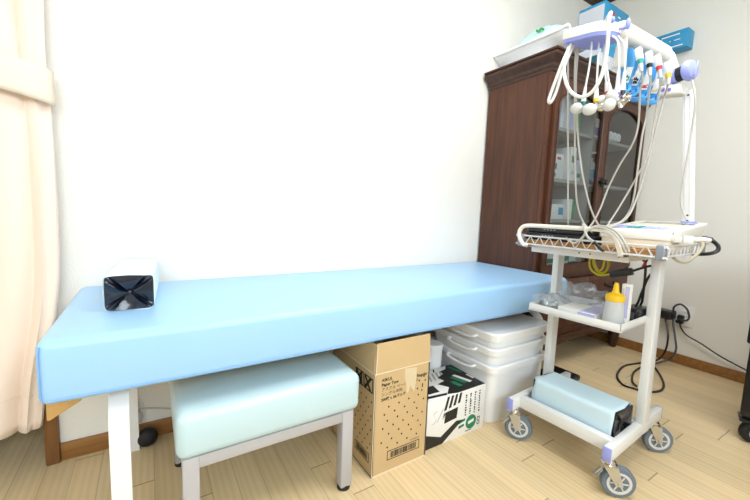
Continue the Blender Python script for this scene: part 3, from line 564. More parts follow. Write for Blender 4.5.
for i, (x0, x1, h, m, l) in enumerate([(1.985, 2.075, .075, M['red'], 'red and white box at the left on the bottom of the glazed cabinet'), (2.085, 2.20, .085, M['label'], 'white box second from left on the bottom of the glazed cabinet'), (2.215, 2.32, .10, M['label'], 'taller white box with green band on the bottom of the glazed cabinet'), (2.33, 2.40, .09, M['green'], 'green and white box by the door gap on the bottom of the glazed cabinet')]):
    carton('dressing_box', l, x0, x1, -.345, -.2, .565, .585+h+.03, m, [(0, 1, .45, .65, M['label'] if m is not M['label'] else G_), (0, 1, .65, 1, M['label'])])
carton('drug_carton', 'white and violet carton on the upper shelf behind the right glass door', 2.51, 2.60, -.33, -.15, 1.38, 1.50, W_, [(0, 1, .15, .55, M['purple'])])
carton('drug_carton', 'pale green carton beside the white and violet one on the upper shelf', 2.61, 2.67, -.30, -.15, 1.38, 1.49, M['gpale'], [(0, 1, .5, 1, M['towel'])])
for i, x in enumerate((2.635, 2.685, 2.735)):
    t = thing('bandage_roll', ['leftmost', 'middle', 'rightmost'][i]+' white bandage roll of the three on the upper shelf behind the right door', 'bandage', (x, -.345, 1.38), group='bandage rolls on the upper cabinet shelf')
    MB().turn((x, -.365, 1.407), (0, 1, 0), [(.0, 0), (.012, .001), (.025, 0), (.026, .004), (.026, .04), (.025, .044), (0, .044)]).build('roll', M['label'], t); MB().turn((x, -.3655, 1.407), (0, 1, 0), [(.0, 0), (.008, 0), (.008, .003), (0, .003)]).build('core', M['gpale'], t)
t = thing('pump_bottle', 'white pump bottle on the middle shelf behind the right glass door', 'bottle', (2.535, -.30, 1.105))
MB().turn((2.535, -.30, 1.105), (0, 0, 1), [(.032, 0), (.034, .01), (.034, .12), (.028, .135), (.014, .142)]).build('bottle_body', M['milky'], t)
MB().turn((2.535, -.30, 1.242), (0, 0, 1), [(.018, 0), (.018, .022), (.008, .026), (.007, .05)]).tube([(2.535, -.30, 1.288), (2.55, -.315, 1.298), (2.575, -.33, 1.294), (2.585, -.335, 1.282)], .006, 8).build('pump_head', M['label'], t)
MB().turn((2.535, -.30, 1.13), (0, 0, 1), [(.0345, 0), (.0348, .002), (.0348, .06), (.0345, .062)]).build('bottle_label', M['gblue'], t)

# ------------------------------------------------------------------ on top of the cabinet
TZ = 1.702
t = thing('infant_scale', 'white infant scale with a long curved tray on top of the cabinet', 'scale', (2.10, -.21, TZ))
MB().box(1.945, 2.22, -.33, -.06, TZ+.014, TZ+.050, .010, 3).build('scale_base', M['plastic'], t)
for x in (1.985, 2.19):
    for y in (-.33, -.10): MB().cyl((x, y, TZ), (x, y, TZ+.02), .014).build('foot', M['rubber'], t)
MB().box(1.941, 1.946, -.25, -.20, TZ+.026, TZ+.038, .002).build('tan_badge', M['card'], t, label='tan badge')
def tray_sec(y):
    e = abs((y+.21)/.235); lift = .02*max(0, e-.8)*3; k = 1-.35*max(0, e-.8); o = []
    for i in range(13):
        s = -1+2*i/12; o.append((2.085+s*.150*k, y, TZ+.050+lift+.062*abs(s)**2.2))
    return o
ys = [-.445+i*.47/22 for i in range(23)]
tr = MB().grid([tray_sec(y) for y in ys]).build('tray', M['plastic'], t, 60); mo = tr.modifiers.new('Solidify', 'SOLIDIFY'); mo.thickness = .006; mo.offset = 1
ed = [tray_sec(y)[0] for y in ys]+tray_sec(ys[-1])+[tray_sec(y)[-1] for y in ys[::-1]]+tray_sec(ys[0])[::-1]
MB().tube(ed, .007, 8, closed=True, sub=1).build('tray_rim', M['plastic'], tr)
def cloth_pt(i, j):
    u, v = i/24, j/24; x = 1.955+.26*u; y = -.43+.40*v
    edge = (max(0, math.sin(PI*u))**.9)*(max(0, math.sin(PI*v))**.5)
    z = TZ+.066+.062*min(1, abs((x-2.085)/.150))**2.2+edge*(.165+.022*noise.noise((u*3, v*4, .2))+.012*noise.noise((u*9, v*11, .7)))
    return (x, y, z)
tw = single(MB().grid([[cloth_pt(i, j) for i in range(25)] for j in range(25)]), 'folded_towel', M['towel'], 'pale aqua towel bundled in the tray of the infant scale', 'towel', (2.09, -.22, TZ+.08), smooth=80)
mo = tw.modifiers.new('Solidify', 'SOLIDIFY'); mo.thickness = .012
single(MB().tube([(1.985, -.285, TZ+.172), (1.985, -.27, TZ+.182), (1.987, -.255, TZ+.175), (1.987, -.242, TZ+.184)], .006, 8), 'green_clip', M['green'], 'small green clip on the aqua towel', 'clip', (1.99, -.215, TZ+.16))

def glove_box(label, x0, x1, y0, y1, z0, z1, side, front):
    t = thing('glove_box', label, 'box', ((x0+x1)/2, (y0+y1)/2, z0), group='disposable glove boxes')
    MB().box(x0, x1, y0, y1, z0, z1, .002).build('carton_body', front, t)
    MB().box(x0-.0007, x0, y0+.004, y1-.004, z0+.004, z1-.016).build('side_print', side, t)
    rng = random.Random(int(x0*1000+z0*100)); m = MB(); w, h = x1-x0, z1-z0
    for k in range(5):
        a = x0+w*(.12+.7*rng.random()); c = z0+h*(.15+.65*rng.random()); m.box(a, a+w*.1, y0-.0007, y0, c, c+h*.05)
    m.build('front_print', M['label'], t); return t
glove_box('blue glove box with a dark teal side, bottom of the cabinet stack', 2.30, 2.56, -.42, -.21, TZ, TZ+.10, M['gteal'], M['gpale'])
glove_box('blue and grey glove box in the middle of the cabinet stack', 2.36, 2.64, -.40, -.21, TZ+.10, TZ+.235, M['gpale'], M['gblue'])
t = glove_box('large pale sided blue carton topmost of the cabinet stack', 2.41, 2.69, -.37, -.22, TZ+.235, TZ+.42, M['gpale'], M['gblue'])
MB().box(2.50, 2.52, -.3708, -.3700, TZ+.36, TZ+.385).build('red_mark', M['red'], t, label='red mark')
t = thing('glove_box', 'long blue glove box fixed high on the beige wall right of the cabinet', 'box', (2.96, -.48, 1.928), group='disposable glove boxes')
MB().box(2.905, 2.999, -.60, -.36, 1.928, 2.030, .002).build('carton_body', M['gblue'], t)
m = MB().box(2.9043, 2.905, -.56, -.47, 2.005, 2.012).box(2.9043, 2.905, -.58, -.48, 1.938, 1.944).box(2.9043, 2.905, -.565, -.535, 1.975, 1.979)
for k in range(5): m.box(2.9043, 2.905, -.43-k*.022, -.424-k*.022, 1.955+.02*(k % 3), 1.960+.02*(k % 3))
m.build('front_print', M['label'], t)

# ------------------------------------------------------------------ black trolley at the right edge
t = thing('black_trolley', 'black trolley on castors at the right edge of the photo', 'trolley', (2.42, -1.42, 0))
MB().box(2.20, 2.66, -1.62, -1.168, .12, .78, .008, 3).build('trolley_body', M['black'], t)
MB().box(2.185, 2.66, -1.62, -1.160, .42, .80, .008, 3).build('upper_case', M['black'], t)
for x, y in ((2.275, -1.195), (2.60, -1.225), (2.27, -1.57), (2.60, -1.57)):
    c = MB().box(x-.028, x+.028, y-.028, y+.028, .088, .12, .004).obox((x-.005, y+.012, .09), (1, .3, 0), (-.3, 1, 0), (0, 0, 1), .04, .028, .006, .003).build('castor', M['black'], t)
    MB().turn((x-.012, y+.008-.014, .045), (-.6, -.8, 0), [(.03, -.014), (.043, -.012), (.045, -.006), (.045, .006), (.043, .012), (.03, .014)], 28).build('wheel', M['rubber'], c)
    MB().turn((x-.012-.009, y+.008-.014-.012, .045), (-.6, -.8, 0), [(.0, 0), (.024, 0), (.026, .003), (.010, .006), (.008, .009), (0, .009)], 24).build('wheel_hub', M['steel'], c)
# ------------------------------------------------------------------ equipment cart (in its own axes: u across, v along, z up)
t = cart = thing('equipment_cart', 'white steel equipment cart with lavender end caps on four grey castors', 'cart', (0, 0, 0), 'c')
for v0 in (.0, .348):
    a = MB().box(.004, .462, v0, v0+.025, .124, .170, .003).build('base_arm', M['cart'], t)
    for u0, u1 in ((0, .006), (.460, .463)): MB().box(u0, u1, v0-.0003, v0+.0253, .1235, .1705, .002).build('end_cap', M['lav'], a, label='lavender end cap')
for u0 in (.052, .255): MB().box(u0, u0+.03, .023, .348, .126, .170, .002).build('crossbar', M['cart'], t)
MB().box(.082, .255, .023, .348, .130, .136).build('base_shelf', M['cart'], t)
l = MB().hexa([(.25, -.005, .168), (.305, -.005, .168), (.305, .022, .168), (.25, .022, .168), (.25, .004, .780), (.305, .004, .780), (.305, .031, .780), (.25, .031, .780)], .003).build('leg', M['cart'], t)
m = MB()
for z, u in ((.60, .285), (.69, .272), (.69, .288)): m.cyl((u, .0085, z), (u, .0065, z), .0028, n=10)
m.build('screw_hole', M['darkgrey'], l)
MB().box(.25, .298, .346, .371, .168, .780, .003).build('leg', M['cart'], t)
tr = MB().box(.04, .33, .026, .338, .534, .540).box(.04, .046, .026, .338, .534, .561, .002).box(.04, .33, .026, .031, .534, .561, .002).box(.04, .33, .333, .338, .534, .561, .002).box(.324, .33, .026, .338, .534, .561, .002).build('tray', M['cart'], t)
tp = MB().box(.05, .40, .038, .346, .757, .775, .002).box(.045, .055, .028, .350, .757, .789, .002).build('top_plate', M['cart'], t)
m = MB()
for v in (.14, .175, .055): m.cyl((.0455, v, .772), (.0445, v, .772), .0028, n=10)
m.build('screw_hole', M['darkgrey'], tp)
def castor(u, v, off, ax, nm):
    ax = Vector((*ax, 0)).normalized(); off = Vector((*off, 0)); P = Vector((u, v, 0)); Cn = P+off+Vector((0, 0, .051)); fw = off.normalized()
    c = MB().turn(P, (0, 0, 1), [(.018, .105), (.024, .107), (.024, .112), (.019, .115), (.019, .119), (.014, .124)], 20).build('castor', M['chrome'], t)
    m = MB()
    for s in (-1, 1):
        o = ax*(s*.0175)
        q = [P+o+fw*.022+Vector((0, 0, .106)), P+o-fw*.020+Vector((0, 0, .106)), Cn+o-fw*.011+Vector((0, 0, -.008)), Cn+o+fw*.011+Vector((0, 0, -.008))]
        m.prism([p-ax*.0012 for p in q], ax*.0024)
    m.obox(P+Vector((0, 0, .105)), fw, ax, (0, 0, 1), .021, .0187, .0015).build('fork', M['zinc'], c)
    MB().turn(Cn, ax, [(.034, -.013), (.048, -.0125), (.051, -.008), (.051, .008), (.048, .0125), (.034, .013)], 36).build('tyre', M['tyre'], c)
    h = MB()
    for s in (-1, 1):
        h.turn(Cn+ax*(s*.0115), ax*s, [(.0, -.004), (.034, -.004), (.037, .003), (.029, .0035), (.027, -.001), (.012, -.0005), (.010, .003), (0, .003)], 30)
        for k in range(6): a = k*PI/3; d = ax.cross(Vector((0, 0, 1)))*math.cos(a)+Vector((0, 0, 1))*math.sin(a); h.obox(Cn+ax*(s*.0125)+d*.018, d, ax, d.cross(ax), .008, .002, .002)
    h.build('wheel_hub', M['hub'], c)
    MB().cyl(Cn-ax*.022, Cn+ax*.022, .006, n=12).build('axle', M['zinc'], c)
    MB().prism([P-fw*.02+ax*.012+Vector((0, 0, .085)), P-fw*.02-ax*.012+Vector((0, 0, .085)), P-fw*.042-ax*.010+Vector((0, 0, .060)), P-fw*.042+ax*.010+Vector((0, 0, .060))], (0, 0, .004), .001).build('brake_lever', M['chrome'], c)
castor(.028, .352, (.014, -.012), (-.85, -.5), 'a'); castor(.028, .0125, (.022, -.022), (-.72, -.66), 'b')
castor(.424, .0125, (.014, -.014), (-.72, -.7), 'c'); castor(.430, .360, (.018, -.012), (-.6, -.8), 'd')
# wire shelf frame that sits on the top plate
S0, S1, T0, T1, Z0, Z1 = -.004, .385, -.066, .366, .7885, .8185
ws = MB()
cor = [(S0+.02, T0), (S1-.02, T0), (S1, T0+.02), (S1, T1-.02), (S1-.02, T1), (S0+.02, T1), (S0, T1-.02), (S0, T0+.02)]
for z in (Z0, Z1): ws.tube([(u, v, z) for u, v in cor], .0032, 8, closed=True, sub=3)
w_ = ws.build('shelf_frame', M['wire'], t)
zz = MB()
def zig(p, q, n):
    p, q = Vector(p), Vector(q); L_ = []
    for i in range(2*n+1): x = p.lerp(q, i/(2*n)); L_.append((x.x, x.y, Z0 if i % 2 == 0 else Z1))
    zz.tube(L_, .0029, 6, sub=1)
zig((S0, T0+.02, 0), (S0, T1-.02, 0), 11); zig((S0+.02, T0, 0), (S1-.02, T0, 0), 10); zig((S1, T0+.02, 0), (S1, T1-.02, 0), 11); zig((S0+.02, T1, 0), (S1-.02, T1, 0), 10)
zz.build('zigzag_wire', M['wire'], w_)
m = MB()
for k in range(16): v = T0+.025+k*.0253; m.tube([(S0, v, Z0-.004), (S1, v, Z0-.004)], .0022, 6, sub=1)
for u in (.1, .2, .3): m.tube([(u, T0, Z0-.001), (u, T1, Z0-.001)], .0028, 6, sub=1)
m.build('deck_wire', M['wire'], w_)
MB().box(S0+.006, S1-.006, T0+.006, T1-.006, Z0+.003, Z0+.017, .001).build('shelf_board', M['liner'], t)
for u, v in ((S0+.004, T0+.002), (S1-.004, T0+.002), (S0+.004, T1-.002), (S1-.004, T1-.002)):
    MB().box(u-.013, u+.013, v-.011, v+.011, Z0-.009, Z1+.006, .004, 3).build('corner_piece', M['bracket'], t)
MB().tube([(-.006, .335, .782), (-.014, .352, .790), (-.017, .366, .820), (-.015, .360, .846), (-.014, .335, .856), (-.014, .27, .857), (-.014, .2, .857), (-.014, .13, .857), (-.015, .085, .855), (-.016, .055, .842), (-.017, .040, .815), (-.012, .030, .784)], .0075, 12).build('guard_rail', M['railm'], t)
for v in (.342, .030): MB().box(-.016, .045, v-.008, v+.008, .777, .785, .002).build('rail_clip', M['chrome'], t)

# things on the tray and base of the cart
rp = roll_pillow('pale blue paper covered pillow with a black end on the base of the cart', CO+CU*.166+CV*.176+Vector((0, 0, .1365)), TH-math.radians(2), .30, .145, .11, M['paper'], M['blackvinyl'], (-1, 1))
def cthing(*a, **k): return thing(*a, 'c', **k)
TZ_ = .5405
t = cthing('spout_bottle', 'milky squeeze bottle with a yellow spout cap on the cart tray', 'bottle', (.085, .067, TZ_))
MB().turn((.085, .067, TZ_), (0, 0, 1), [(.026, 0), (.0295, .003), (.030, .015), (.0285, .05), (.0255, .078), (.024, .086), (.022, .09)], 28).build('bottle_body', M['milky'], t)
MB().turn((.085, .067, TZ_+.084), (0, 0, 1), [(.0265, 0), (.028, .002), (.028, .014), (.025, .020), (.018, .024), (.012, .027), (.009, .034), (.0075, .05), (.006, .058), (.004, .06)], 28).build('spout_cap', M['yellow'], t, label='yellow spout cap')
def ccarton(name, label, u0, u1, v0, v1, z0, z1, m, fields, rot=None):
    t = cthing(name, label, 'box', ((u0+u1)/2, (v0+v1)/2, z0)); MB().box(u0, u1, v0, v1, z0, z1, .0015).build('carton_body', m, t)
    for (a, b, c, d, sm) in fields:
        MB().box(u0-.0006, u0, v0+a*(v1-v0), v0+b*(v1-v0), z0+c*(z1-z0), z0+d*(z1-z0)).build('printed_field', sm, t)
    return t
b1 = ccarton('flat_carton', 'flat white and lavender carton lying on the cart tray', .062, .185, .112, .238, TZ_, TZ_+.028, M['label'], [(.0, .45, 0, .9, M['lilac'])])
MB().box(.064, .183, .113, .165, TZ_+.028, TZ_+.0286).build('printed_field', M['lilac'], b1)
b2 = ccarton('ointment_carton', 'upright slim white and blue carton beside the yellow capped bottle', .098, .124, .0325, .034+.0225-.001, TZ_, TZ_+.142, M['label'], [(.0, .55, .22, .95, M['lilac']), (.15, .5, 0, .09, M['gblue']), (.62, .9, .1, .9, M['gpale'])])
t = cthing('adapter', 'black power adapter lying at the right end of the cart tray', 'adapter', (.24, .055, TZ_)); MB().box(.20, .30, .034, .085, TZ_, TZ_+.045, .008, 3).build('adapter_body', M['black'], t)
MB().box(.196, .2005, .045, .07, TZ_+.01, TZ_+.033, .002).build('socket_face', M['darkgrey'], t)
t = cthing('plug_lead', 'small tangle of black plug lead behind the flat carton on the cart tray', 'cable', (.215, .115, TZ_))
MB().tube([(.205, .10, TZ_+.006), (.215, .125, TZ_+.03), (.225, .14, TZ_+.05), (.235, .12, TZ_+.055), (.22, .105, TZ_+.035), (.21, .13, TZ_+.02), (.225, .145, TZ_+.03), (.235, .13, TZ_+.04), (.25, .10, TZ_+.02), (.26, .09, TZ_+.006)], .0045).build('cord', M['black'], t)
MB().box(.200, .225, .095, .11, TZ_, TZ_+.02, .004).build('plug', M['black'], t)
def crumple(c, r, seed, amp, n=28):
    b = bmesh.new(); bmesh.ops.create_icosphere(b, subdivisions=4, radius=1)
    for v in b.verts:
        d = v.co.normalized(); f = 1+amp*noise.noise(d*2.1+Vector((seed, 0, 0)))+amp*.55*abs(noise.noise(d*5.5+Vector((0, seed, 0))))
        v.co = Vector((c[0]+d.x*r[0]*f, c[1]+d.y*r[1]*f, max(c[2]+d.z*r[2]*f, TZ_+.001)))
    m = MB(); m._new(b); return m
t = cthing('plastic_bag', 'clear plastic bag of silver parts lying at the left end of the cart tray', 'bag', (.12, .275, TZ_))
MB().prism([(.06, .335, TZ_+.05), (.065, .33, TZ_+.004), (.16, .30, TZ_+.004), (.155, .30, TZ_+.05)], (.01, .012, .002)).build('bag_corner', M['bag'], t)
crumple((.115, .282, TZ_+.026), (.05, .045, .028), 3, .5).build('bag_film', M['bag'], t, 70)
crumple((.11, .292, TZ_+.022), (.024, .026, .02), 8, .4).build('silver_contents', M['foil'], t)
t = cthing('plastic_bag', 'crumpled empty clear plastic bag standing behind the flat carton on the cart tray', 'bag', (.23, .235, TZ_))
crumple((.235, .235, TZ_+.038), (.055, .07, .044), 5.3, .75).build('bag_film', M['bag'], t, 60)
t = cthing('cable_adapter', 'black inline adapter on a yellow cable hanging under the cart top', 'adapter', (.20, .10, .70))
MB().obox((.20, .098, .704), (0, -1, .32), (1, 0, 0), (0, .32, 1), .034, .014, .0125, .004).build('adapter_body', M['black'], t)
MB().tube([(.20, .133, .693), (.20, .15, .688), (.20, .172, .685), (.20, .196, .70), (.20, .205, .725), (.20, .20, .7565)], .0042).tube([(.205, .197, .7565), (.205, .19, .715), (.205, .17, .692), (.205, .15, .70), (.205, .143, .725), (.205, .148, .7565)], .0042).tube([(.195, .19, .7565), (.195, .183, .72), (.195, .17, .702), (.195, .157, .712), (.195, .152, .7565)], .0038).build('yellow_cable', M['ycable'], t, label='yellow cable')
MB().tube([(.20, .066, .715), (.22, .045, .728), (.26, .03, .735), (.30, .03, .72), (.31, .05, .69), (.30, .06, .64), (.27, .06, .60), (.25, .06, TZ_+.046)], .004).build('black_cable', M['black'], t)
single(MB().tube([(.33, .10, .756), (.31, .07, .745), (.27, .052, .735), (.26, .046, .70), (.275, .05, .65), (.29, .055, .60), (.29, .06, TZ_+.046)], .0042), 'power_cable', M['black'], 'thick black cord hanging from under the cart top to the tray', 'cable', (.33, .10, .756), 'c')
t = cthing('red_plug', 'small red plug under the cart top near the right leg', 'plug', (.245, .043, .735)); MB().cyl((.243, .050, .730), (.243, .044, .745), .005, n=12).build('plug_body', M['red'], t); MB().cyl((.243, .044, .745), (.243, .04, .757), .003, n=10).build('plug_tail', M['black'], t)

# black slim units and the electrocardiograph on the wire shelf
SZ = Z0+.0175
def slab(label, u0, u1, v0, v1, z0, z1):
    t = cthing('slim_recorder', label, 'device', ((u0+u1)/2, (v0+v1)/2, z0)); MB().box(u0, u1, v0, v1, z0, z1, .005, 3).build('casing', M['black'], t)
    MB().box(u0-.0008, u0+.0008, v0+.015, v1-.015, (z0+z1)/2-.001, (z0+z1)/2+.001).build('parting_line', M['darkgrey'], t)
    m = MB()
    for k in range(4): m.box(u0-.0008, u0, v1-.07-k*.012, v1-.064-k*.012, z1-.010, z1-.007)
    m.build('indicator_marks', M['steel'], t); return t
slab('lower of two slim black devices stacked at the left of the wire shelf', .010, .25, .122, .358, SZ, SZ+.026)
slab('upper of two slim black devices stacked at the left of the wire shelf', .014, .25, .125, .354, SZ+.0265, SZ+.047)
t = cthing('electrocardiograph', 'ivory electrocardiograph with a lavender keypad on the wire shelf of the cart', 'medical device', (.17, .02, SZ))
E0, E1, F0, F1 = .026, .335, -.072, .112
MB().box(E0+.004, E1-.004, F0+.006, F1-.006, SZ, SZ+.030, .005, 2).build('lower_case', M['ecgcream'], t, label='cream lower case')
ecg_top = [(E0, F0, SZ+.026), (E1, F0, SZ+.026), (E1, F1, SZ+.026), (E0, F1, SZ+.026), (E0+.004, F0, SZ+.056), (E1+.012, F0-.012, SZ+.084), (E1+.012, F1+.002, SZ+.084), (E0+.004, F1, SZ+.056)]
up = MB().hexa(ecg_top, .006, 3).build('upper_case', M['ecg'], t)
def top_pt(u, v): f = (u-E0)/(E1-E0); return Vector((u, v, SZ+.0562+f*.0275))
def on_top(u0, u1, v0, v1, h=.0012): return [top_pt(u0, v0), top_pt(u1, v0), top_pt(u1, v1), top_pt(u0, v1)], h
def panel(u0, u1, v0, v1, m, name, par, h=.0012): q, h = on_top(u0, u1, v0, v1, h); MB().prism(q, (0, 0, h)).build(name, m, par)
panel(.05, .12, -.055, .095, M['ecg'], 'key_panel', t, .0006)
m = MB(); m2 = MB()
for i in range(7):
    for j in range(2): q, _ = on_top(.058+j*.03, .080+j*.03, -.048+i*.02, -.032+i*.02); (m2 if (i, j) in ((3, 0), (4, 0), (3, 1)) else m).prism([p+Vector((0, 0, .001)) for p in q], (0, 0, .0025))
m.build('key', M['keys'], t); m2.build('key', M['teal'], t, label='teal key')
panel(.19, .29, -.045, .07, M['screen'], 'display_screen', t)
panel(.18, .185, -.055, .08, M['ecgcream'], 'screen_bezel', t, .004)
panel(.25, .30, -.068, -.056, M['lav'], 'lavender_mark', t)
MB().box(.06, .085, F0-.014, F0+.004, SZ+.024, SZ+.042, .002).build('side_socket', M['ecg'], t)
m = MB()
for u in (.045, .13, .17): m.cyl((u, F0-.001, SZ+.050), (u, F0+.004, SZ+.050), .0035, n=10)
m.build('side_hole', M['darkgrey'], t)
MB().box(.095, .12, F0-.001, F0+.002, SZ+.02, SZ+.026).build('side_mark', M['lav'], t)
t = cthing('signal_plug', 'white plug and sleeve at the right side of the ivory electrocardiograph', 'plug', (.09, F0-.02, SZ+.035))
MB().obox((.10, F0-.022, SZ+.033), (.35, -1, 0), (1, .35, 0), (0, 0, 1), .012, .014, .011, .003).build('plug_body', M['sheath'], t)
MB().tube([(.105, F0-.030, SZ+.034), (.12, F0-.05, SZ+.036), (.14, F0-.06, SZ+.034)], .0065).build('plug_sleeve', M['sheath'], t)
W3={
'hoseA':[(-0.1,0.101,1.414),(-0.15,0.076,1.415),(-0.17,0.062,1.421),(-0.19,0.049,1.414),(-0.2,0.047,1.393),(-0.2,0.046,1.359),(-0.2,0.045,1.32),(-0.2,0.048,1.282),(-0.2,0.055,1.249),(-0.2,0.072,1.223),(-0.2,0.096,1.216),(-0.2,0.124,1.233),(-0.2,0.144,1.267),(-0.2,0.153,1.307),(-0.19,0.156,1.346),(-0.17,0.155,1.38)],
'hoseB':[(-0.15,0.163,1.394),(-0.19,0.156,1.348),(-0.2,0.169,1.296),(-0.2,0.185,1.247),(-0.2,0.19,1.226),(-0.19,0.188,1.225),(-0.18,0.181,1.254),(-0.17,0.174,1.31),(-0.16,0.163,1.356),(-0.15,0.155,1.391)],
'leadA':[(-0.06,0.023,1.341),(-0.06,0.015,1.305),(-0.04,0.015,1.276),(-0.02,0.025,1.253),(0.02,0.034,1.174),(0.03,0.046,1.119),(0.05,0.08,1.066),(0.06,0.102,1.021),(0.07,0.119,0.981),(0.06,0.13,0.922),(0.05,0.141,0.882),(0.03,0.148,0.855)],
'leadB':[(-0.02,0.012,1.338),(-0.02,0.007,1.302),(0.0,0.009,1.278),(0.02,0.016,1.246),(0.06,0.03,1.197),(0.06,0.035,1.137),(0.07,0.04,1.031),(0.08,0.045,0.962),(0.09,0.057,0.915),(0.06,0.068,0.882),(0.03,0.095,0.868)],
'leadC':[(0.02,0.004,1.338),(0.02,-0.005,1.301),(0.04,-0.002,1.279),(0.06,0.005,1.257),(0.08,0.015,1.184),(0.08,0.021,1.091),(0.08,0.047,1.014),(0.07,0.077,0.933),(0.05,0.095,0.878),(-0.0,0.094,0.836)],
'leadD':[(0.06,-0.01,1.325),(0.06,-0.014,1.291),(0.08,-0.007,1.276),(0.1,0.003,1.257),(0.1,0.012,1.186),(0.1,0.022,1.108),(0.1,0.03,1.039),(0.09,0.04,0.962),(0.07,0.049,0.905),(0.05,0.069,0.876),(0.02,0.096,0.862)],
'chestA':[(-0.13,0.189,1.409),(-0.13,0.178,1.326),(-0.11,0.178,1.215),(-0.06,0.189,1.073),(-0.02,0.197,0.948),(0.03,0.213,0.855),(0.02,0.208,0.82)],
'chestB':[(-0.13,0.159,1.399),(-0.13,0.158,1.321),(-0.11,0.157,1.211),(-0.06,0.167,1.071),(-0.02,0.168,0.942),(0.02,0.161,0.878),(0.0,0.122,0.847)],
'chestC':[(-0.12,0.158,1.399),(-0.12,0.157,1.295),(-0.1,0.153,1.183),(-0.07,0.153,1.099),(-0.05,0.142,1.015),(-0.02,0.127,0.929),(0.02,0.115,0.873),(0.02,0.09,0.856)],
'bundle':[(-0.02,0.192,0.822),(-0.03,0.16,0.809),(-0.03,0.137,0.827),(-0.03,0.121,0.854),(-0.02,0.098,0.868),(-0.03,0.06,0.864),(-0.03,0.034,0.847),(-0.03,0.016,0.822),(-0.02,0.007,0.797)],
'strain':[(-0.02,0.143,0.872),(-0.04,0.118,0.835),(-0.05,0.092,0.819),(-0.05,0.073,0.802),(-0.05,0.062,0.794)],
'sucTeal':[(-0.14,0.113,1.385),(-0.16,0.103,1.319),(-0.17,0.103,1.258),(-0.17,0.106,1.235),(-0.17,0.106,1.203)],
'sucYellow':[(-0.12,0.103,1.382),(-0.15,0.087,1.316),(-0.16,0.08,1.26),(-0.16,0.079,1.239),(-0.16,0.077,1.207)],
'sucGreen':[(-0.1,0.099,1.387),(-0.13,0.075,1.318),(-0.14,0.058,1.259),(-0.14,0.054,1.242),(-0.14,0.049,1.22)],
'sucPurple':[(-0.14,0.062,1.378),(-0.15,0.042,1.353),(-0.15,0.034,1.295),(-0.15,0.031,1.245),(-0.15,0.03,1.209)],
'sucBlack':[(-0.12,0.069,1.397),(-0.13,0.035,1.351),(-0.13,0.027,1.294),(-0.13,0.025,1.247),(-0.13,0.027,1.22)],
'sucRed':[(-0.08,0.11,1.396),(-0.1,0.093,1.331),(-0.11,0.079,1.276),(-0.11,0.075,1.259),(-0.11,0.071,1.237)],
'bulbs':[(-0.17,0.121,1.197),(-0.175,0.085,1.186),(-0.14,0.071,1.212),(-0.15,0.041,1.215),(-0.16,0.043,1.192)],
'cups':[(-0.17,0.104,1.195),(-0.16,0.072,1.19),(-0.12,0.07,1.221),(-0.14,0.044,1.211),(-0.15,0.022,1.197),(-0.13,0.021,1.211)],
'ecgcord':[(0.2,-0.056,0.84),(0.28,-0.056,0.845),(0.34,-0.068,0.839),(0.38,-0.088,0.833),(0.36,-0.111,0.816),(0.34,-0.114,0.8),(0.33,-0.095,0.789),(0.33,-0.061,0.785),(0.3,-0.039,0.79)],
'ecgbeige':[(0.2,-0.06,0.843),(0.25,-0.078,0.838),(0.25,-0.096,0.824),(0.22,-0.098,0.803),(0.2,-0.09,0.784),(0.18,-0.078,0.768),(0.17,-0.061,0.769),(0.16,-0.044,0.786),(0.15,-0.038,0.802)],
'poleCord':[(0.2,-0.031,1.319),(0.19,-0.047,1.255),(0.2,-0.046,1.169),(0.2,-0.043,1.086),(0.2,-0.041,1.013),(0.2,-0.041,0.958),(0.2,-0.05,0.921),(0.2,-0.062,0.896)],
}
single(MB().tube(W3['ecgcord'], .0062), 'power_cable', M['black'], 'thick black cord looping out beyond the right end of the wire shelf', 'cable', W3['ecgcord'][0], 'c')
t = cthing('connector', 'dark grey cable connector at the right end of the wire shelf', 'connector', W3['ecgcord'][1]); MB().tube(W3['ecgcord'][:4], .0095, 10).build('connector_body', M['darkgrey'], t)
single(MB().tube(W3['poleCord'], .003), 'signal_cable', M['lead'], 'thin grey cable running down beside the white post', 'cable', W3['poleCord'][0], 'c')
single(MB().tube(W3['ecgbeige'], .0045), 'signal_cable', M['beige'], 'beige cord hanging in a loop below the right end of the wire shelf', 'cable', W3['ecgbeige'][0], 'c')

# ------------------------------------------------------------------ lead arm over the cart
PB, PT = Vector((.235, -.058, SZ+.080)), Vector((.235, -.018, 1.300))
t = cthing('electrode_stand', 'white post and boom carrying the electrode leads above the electrocardiograph', 'stand', PB)
d = (PT-PB).normalized(); sx = Vector((1, 0, 0)); sy = d.cross(sx)
MB().obox((PB+PT)/2, sx, sy, d, .009, .0145, (PT-PB).length/2, .003).build('post', M['cart'], t)
m = MB(); mid = (PB+PT)/2
m.obox(mid-sx*.0092-sy*.005, sx, sy, d, .001, .0014, (PT-PB).length/2-.02).obox(mid-sx*.0092+sy*.008, sx, sy, d, .001, .0012, (PT-PB).length/2-.02).build('post_groove', M['hub'], t)
for k in (.02, .06, .96): MB().cyl(PB.lerp(PT, k)-sx*.0085, PB.lerp(PT, k)-sx*.0105, .003, n=10).build('post_screw', M['darkgrey'], t)
MB().obox(PB-Vector((0, 0, -.004)), (1, 0, 0), (0, 1, 0), (0, 0, 1), .011, .018, .003, .002).build('post_foot', M['lav'], t)
MB().hexa([(.19, .085, 1.294), (.20, -.012, 1.284), (.25, -.02, 1.284), (.25, .09, 1.294), (.19, .08, 1.322), (.20, -.005, 1.318), (.25, -.01, 1.318), (.25, .085, 1.322)], .008, 3).build('terminal_box', M['ecg'], t)
m = MB()
for k in range(4): m.obox((.1915+k*.002, .070-k*.016, 1.310-.0022*k), (1, 0, 0), (0, 1, 0), (0, 0, 1), .003, .004, .005)
m.build('terminal_marks', M['purple'], t)
